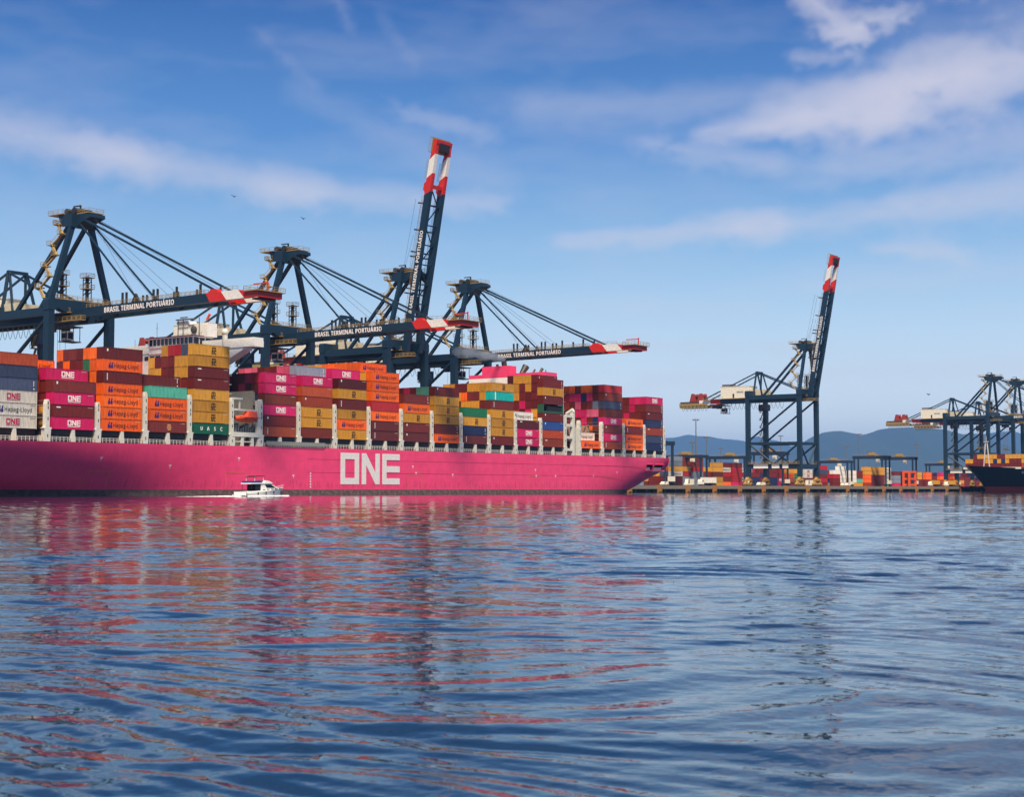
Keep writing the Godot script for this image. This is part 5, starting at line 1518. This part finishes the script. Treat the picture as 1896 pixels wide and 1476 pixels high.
func make_sky() -> Sky:
	cn.seed = 4; cn.frequency = 0.0042; cn.fractal_octaves = 5
	cn2.seed = 11; cn2.frequency = 0.011; cn2.fractal_octaves = 5; cn2.fractal_gain = 0.56
	stroke(1320, 254, 1600, 222, 20, 60, 0.52, 0.7); stroke(1500, 222, 1760, 186, 54, 72, 0.5, 0.7); stroke(1700, 186, 2080, 136, 66, 74, 0.62, 0.7); stroke(1400, 254, 1700, 244, 16, 26, 0.34); stroke(1450, 330, 1900, 300, 30, 40, 0.16); stroke(1500, 540, 1900, 520, 24, 30, 0.14); stroke(1000, 560, 1400, 575, 20, 20, 0.14); stroke(1200, 700, 1900, 690, 22, 26, 0.2); stroke(560, 190, 900, 330, 26, 40, 0.12)
	stroke(1210, 275, 1420, 312, 20, 26, 0.36)
	stroke(-160, 250, 250, 312, 44, 38, 0.42); stroke(200, 308, 560, 362, 38, 34, 0.42); stroke(520, 360, 900, 380, 32, 22, 0.4)
	stroke(1060, 448, 1420, 424, 16, 30, 0.48); stroke(1380, 428, 1880, 400, 30, 28, 0.36); stroke(1640, 395, 1920, 360, 24, 30, 0.36)
	stroke(1640, 474, 1740, 484, 20, 22, 0.45)
	stroke(1500, 30, 1560, 74, 26, 30, 0.6, 2.4); stroke(1540, 92, 1600, 98, 18, 20, 0.5, 2.4); stroke(1610, 70, 1660, 68, 16, 20, 0.55, 2.4); stroke(1745, 34, 1820, 32, 14, 16, 0.55, 1.9); stroke(1600, 20, 1690, 24, 16, 18, 0.4, 1.9); stroke(1480, 130, 1580, 132, 14, 14, 0.35, 1.9)
	stroke(740, 212, 890, 250, 18, 16, 0.24, 1.8); stroke(606, -8, 640, 60, 15, 14, 0.13, 2.2); stroke(486, 92, 570, 166, 12, 13, 0.09, 2.2); stroke(706, 50, 760, 120, 12, 13, 0.07, 2.2)
	stroke(1000, 205, 1420, 190, 34, 30, 0.2); stroke(1560, 320, 1860, 280, 40, 46, 0.26); stroke(1150, 640, 1500, 650, 16, 20, 0.25)
	# the same kind of streaks go on all round
	var r := RandomNumberGenerator.new(); r.seed = 31
	for k in 60:
		var az := r.randf_range(1500.0, 16600.0)
		var h := r.randf_range(250.0, 2600.0)
		var L := r.randf_range(250.0, 750.0)
		stroke(948 + az, 906 - h, 948 + az + L, 906 - h - r.randf_range(-70, 90), r.randf_range(20, 60), r.randf_range(20, 70), r.randf_range(0.25, 0.85))
	var small := Image.create_empty(1024, 512, false, Image.FORMAT_RGBF)
	for j in 512:
		var el := (0.5 - (j + 0.5) / 512.0) * PI
		for i in 1024:
			if el < -0.03:
				small.set_pixel(i, j, Color(0.05, 0.09, 0.16))
			else:
				var az := (i + 0.5) / 1024.0 * TAU
				if az > TAU - 0.6: az -= TAU
				small.set_pixel(i, j, sky_at(az, el))
	small.resize(4096, 2048, Image.INTERPOLATE_CUBIC)
	# finer where small clouds show
	for j in range(810, 1030):
		var el := (0.5 - (j + 0.5) / 2048.0) * PI
		for i in range(-310, 310):
			small.set_pixel(posmod(i, 4096), j, sky_at((i + 0.5) / 4096.0 * TAU, el))
	var pm := PanoramaSkyMaterial.new()
	pm.panorama = ImageTexture.create_from_image(small)
	var sky := Sky.new()
	sky.sky_material = pm
	return sky

func _ready() -> void:
	rng.seed = 2024
	var cam := Camera3D.new()
	cam.position = Vector3(0, 1.6, 0)
	cam.rotation_degrees.x = 3.3385
	cam.fov = 28.7456
	cam.near = 0.1
	cam.far = 80000.0
	var lens := CameraAttributesPhysical.new()
	lens.frustum_focal_length = 12.0 / tan(deg_to_rad(28.7456) / 2.0)
	lens.frustum_focus_distance = 420.0
	lens.frustum_near = 0.1
	lens.frustum_far = 80000.0
	lens.exposure_aperture = 4.0
	cam.attributes = lens
	add_child(cam)
	cam.current = true
	var env := Environment.new()
	env.background_mode = Environment.BG_SKY
	env.sky = make_sky()
	env.background_energy_multiplier = 1.0
	env.tonemap_mode = Environment.TONE_MAPPER_LINEAR
	env.tonemap_exposure = 1.5
	env.sdfgi_enabled = true; env.ssao_enabled = true; env.ssil_enabled = true
	env.fog_enabled = true
	env.fog_light_color = Color(0.47, 0.70, 1.0)
	env.fog_density = 0.00005
	env.volumetric_fog_enabled = true
	env.volumetric_fog_density = 0.0
	var we := WorldEnvironment.new()
	we.environment = env
	add_child(we)
	var sun := DirectionalLight3D.new()
	var el := deg_to_rad(57.0)
	var to_sun := Vector3(cos(el) * 0.14, sin(el), cos(el) * 0.99)
	sun.basis = Basis.looking_at(-to_sun, Vector3.UP)
	sun.light_energy = 1.6
	sun.light_color = Color(1.0, 0.92, 0.79)
	sun.light_angular_distance = 12.0
	sun.shadow_enabled = true
	add_child(sun)
	print("sky")
	noise_tex("paint", 512, 512, 0.012, 0.90, 1.03, 5, 3)
	tex["hull"] = hull_texture()
	noise_tex("streak", 512, 128, 0.016, 0.84, 1.05, 4, 8)
	noise_tex("rustmix", 512, 512, 0.02, 0.62, 1.12, 5, 12)
	make_container_meshes()
	make_water()
	make_hills()
	print("water")
	make_quay()
	make_ship()
	make_cranes()
	print("cranes")
	stack_ship()
	make_lifeboat()
	make_yard()
	make_yard_cranes()
	make_light_masts()
	make_vehicles()
	make_black_ship()
	make_yacht()
	make_birds()
	# exhaust haze from the pink ship's funnel
	for q in [[229.0, 47.9, 27.7, Vector3(4.5, 2.6, 2.6), 0.330], [225.6, 48.1, 27.6, Vector3(6.5, 2.9, 3.0), 0.210], [222.0, 48.5, 28.2, Vector3(8, 2.8, 3.4), 0.150], [218.4, 48.2, 27.4, Vector3(9, 3.6, 4.0), 0.112], [213.4, 49.0, 28.6, Vector3(11, 3.4, 4.4), 0.075], [208.0, 48.6, 28.0, Vector3(13, 4.4, 5.0), 0.053]]:
		var fv := FogVolume.new()
		fv.name = numbered("exhaust_smoke")
		fv.shape = RenderingServer.FOG_VOLUME_SHAPE_ELLIPSOID
		fv.size = q[3]
		var fm := FogMaterial.new()
		fm.density = q[4]
		fm.albedo = Color(0.82, 0.88, 0.98)
		fv.material = fm
		add_child(fv)
		fv.position = W(q[0], q[1], q[2])
		fv.rotation.y = TURN
		tag(fv, "thin grey blue exhaust smoke drifting left from the ship's funnel", "smoke", "funnel smoke", "stuff")
	print("done")
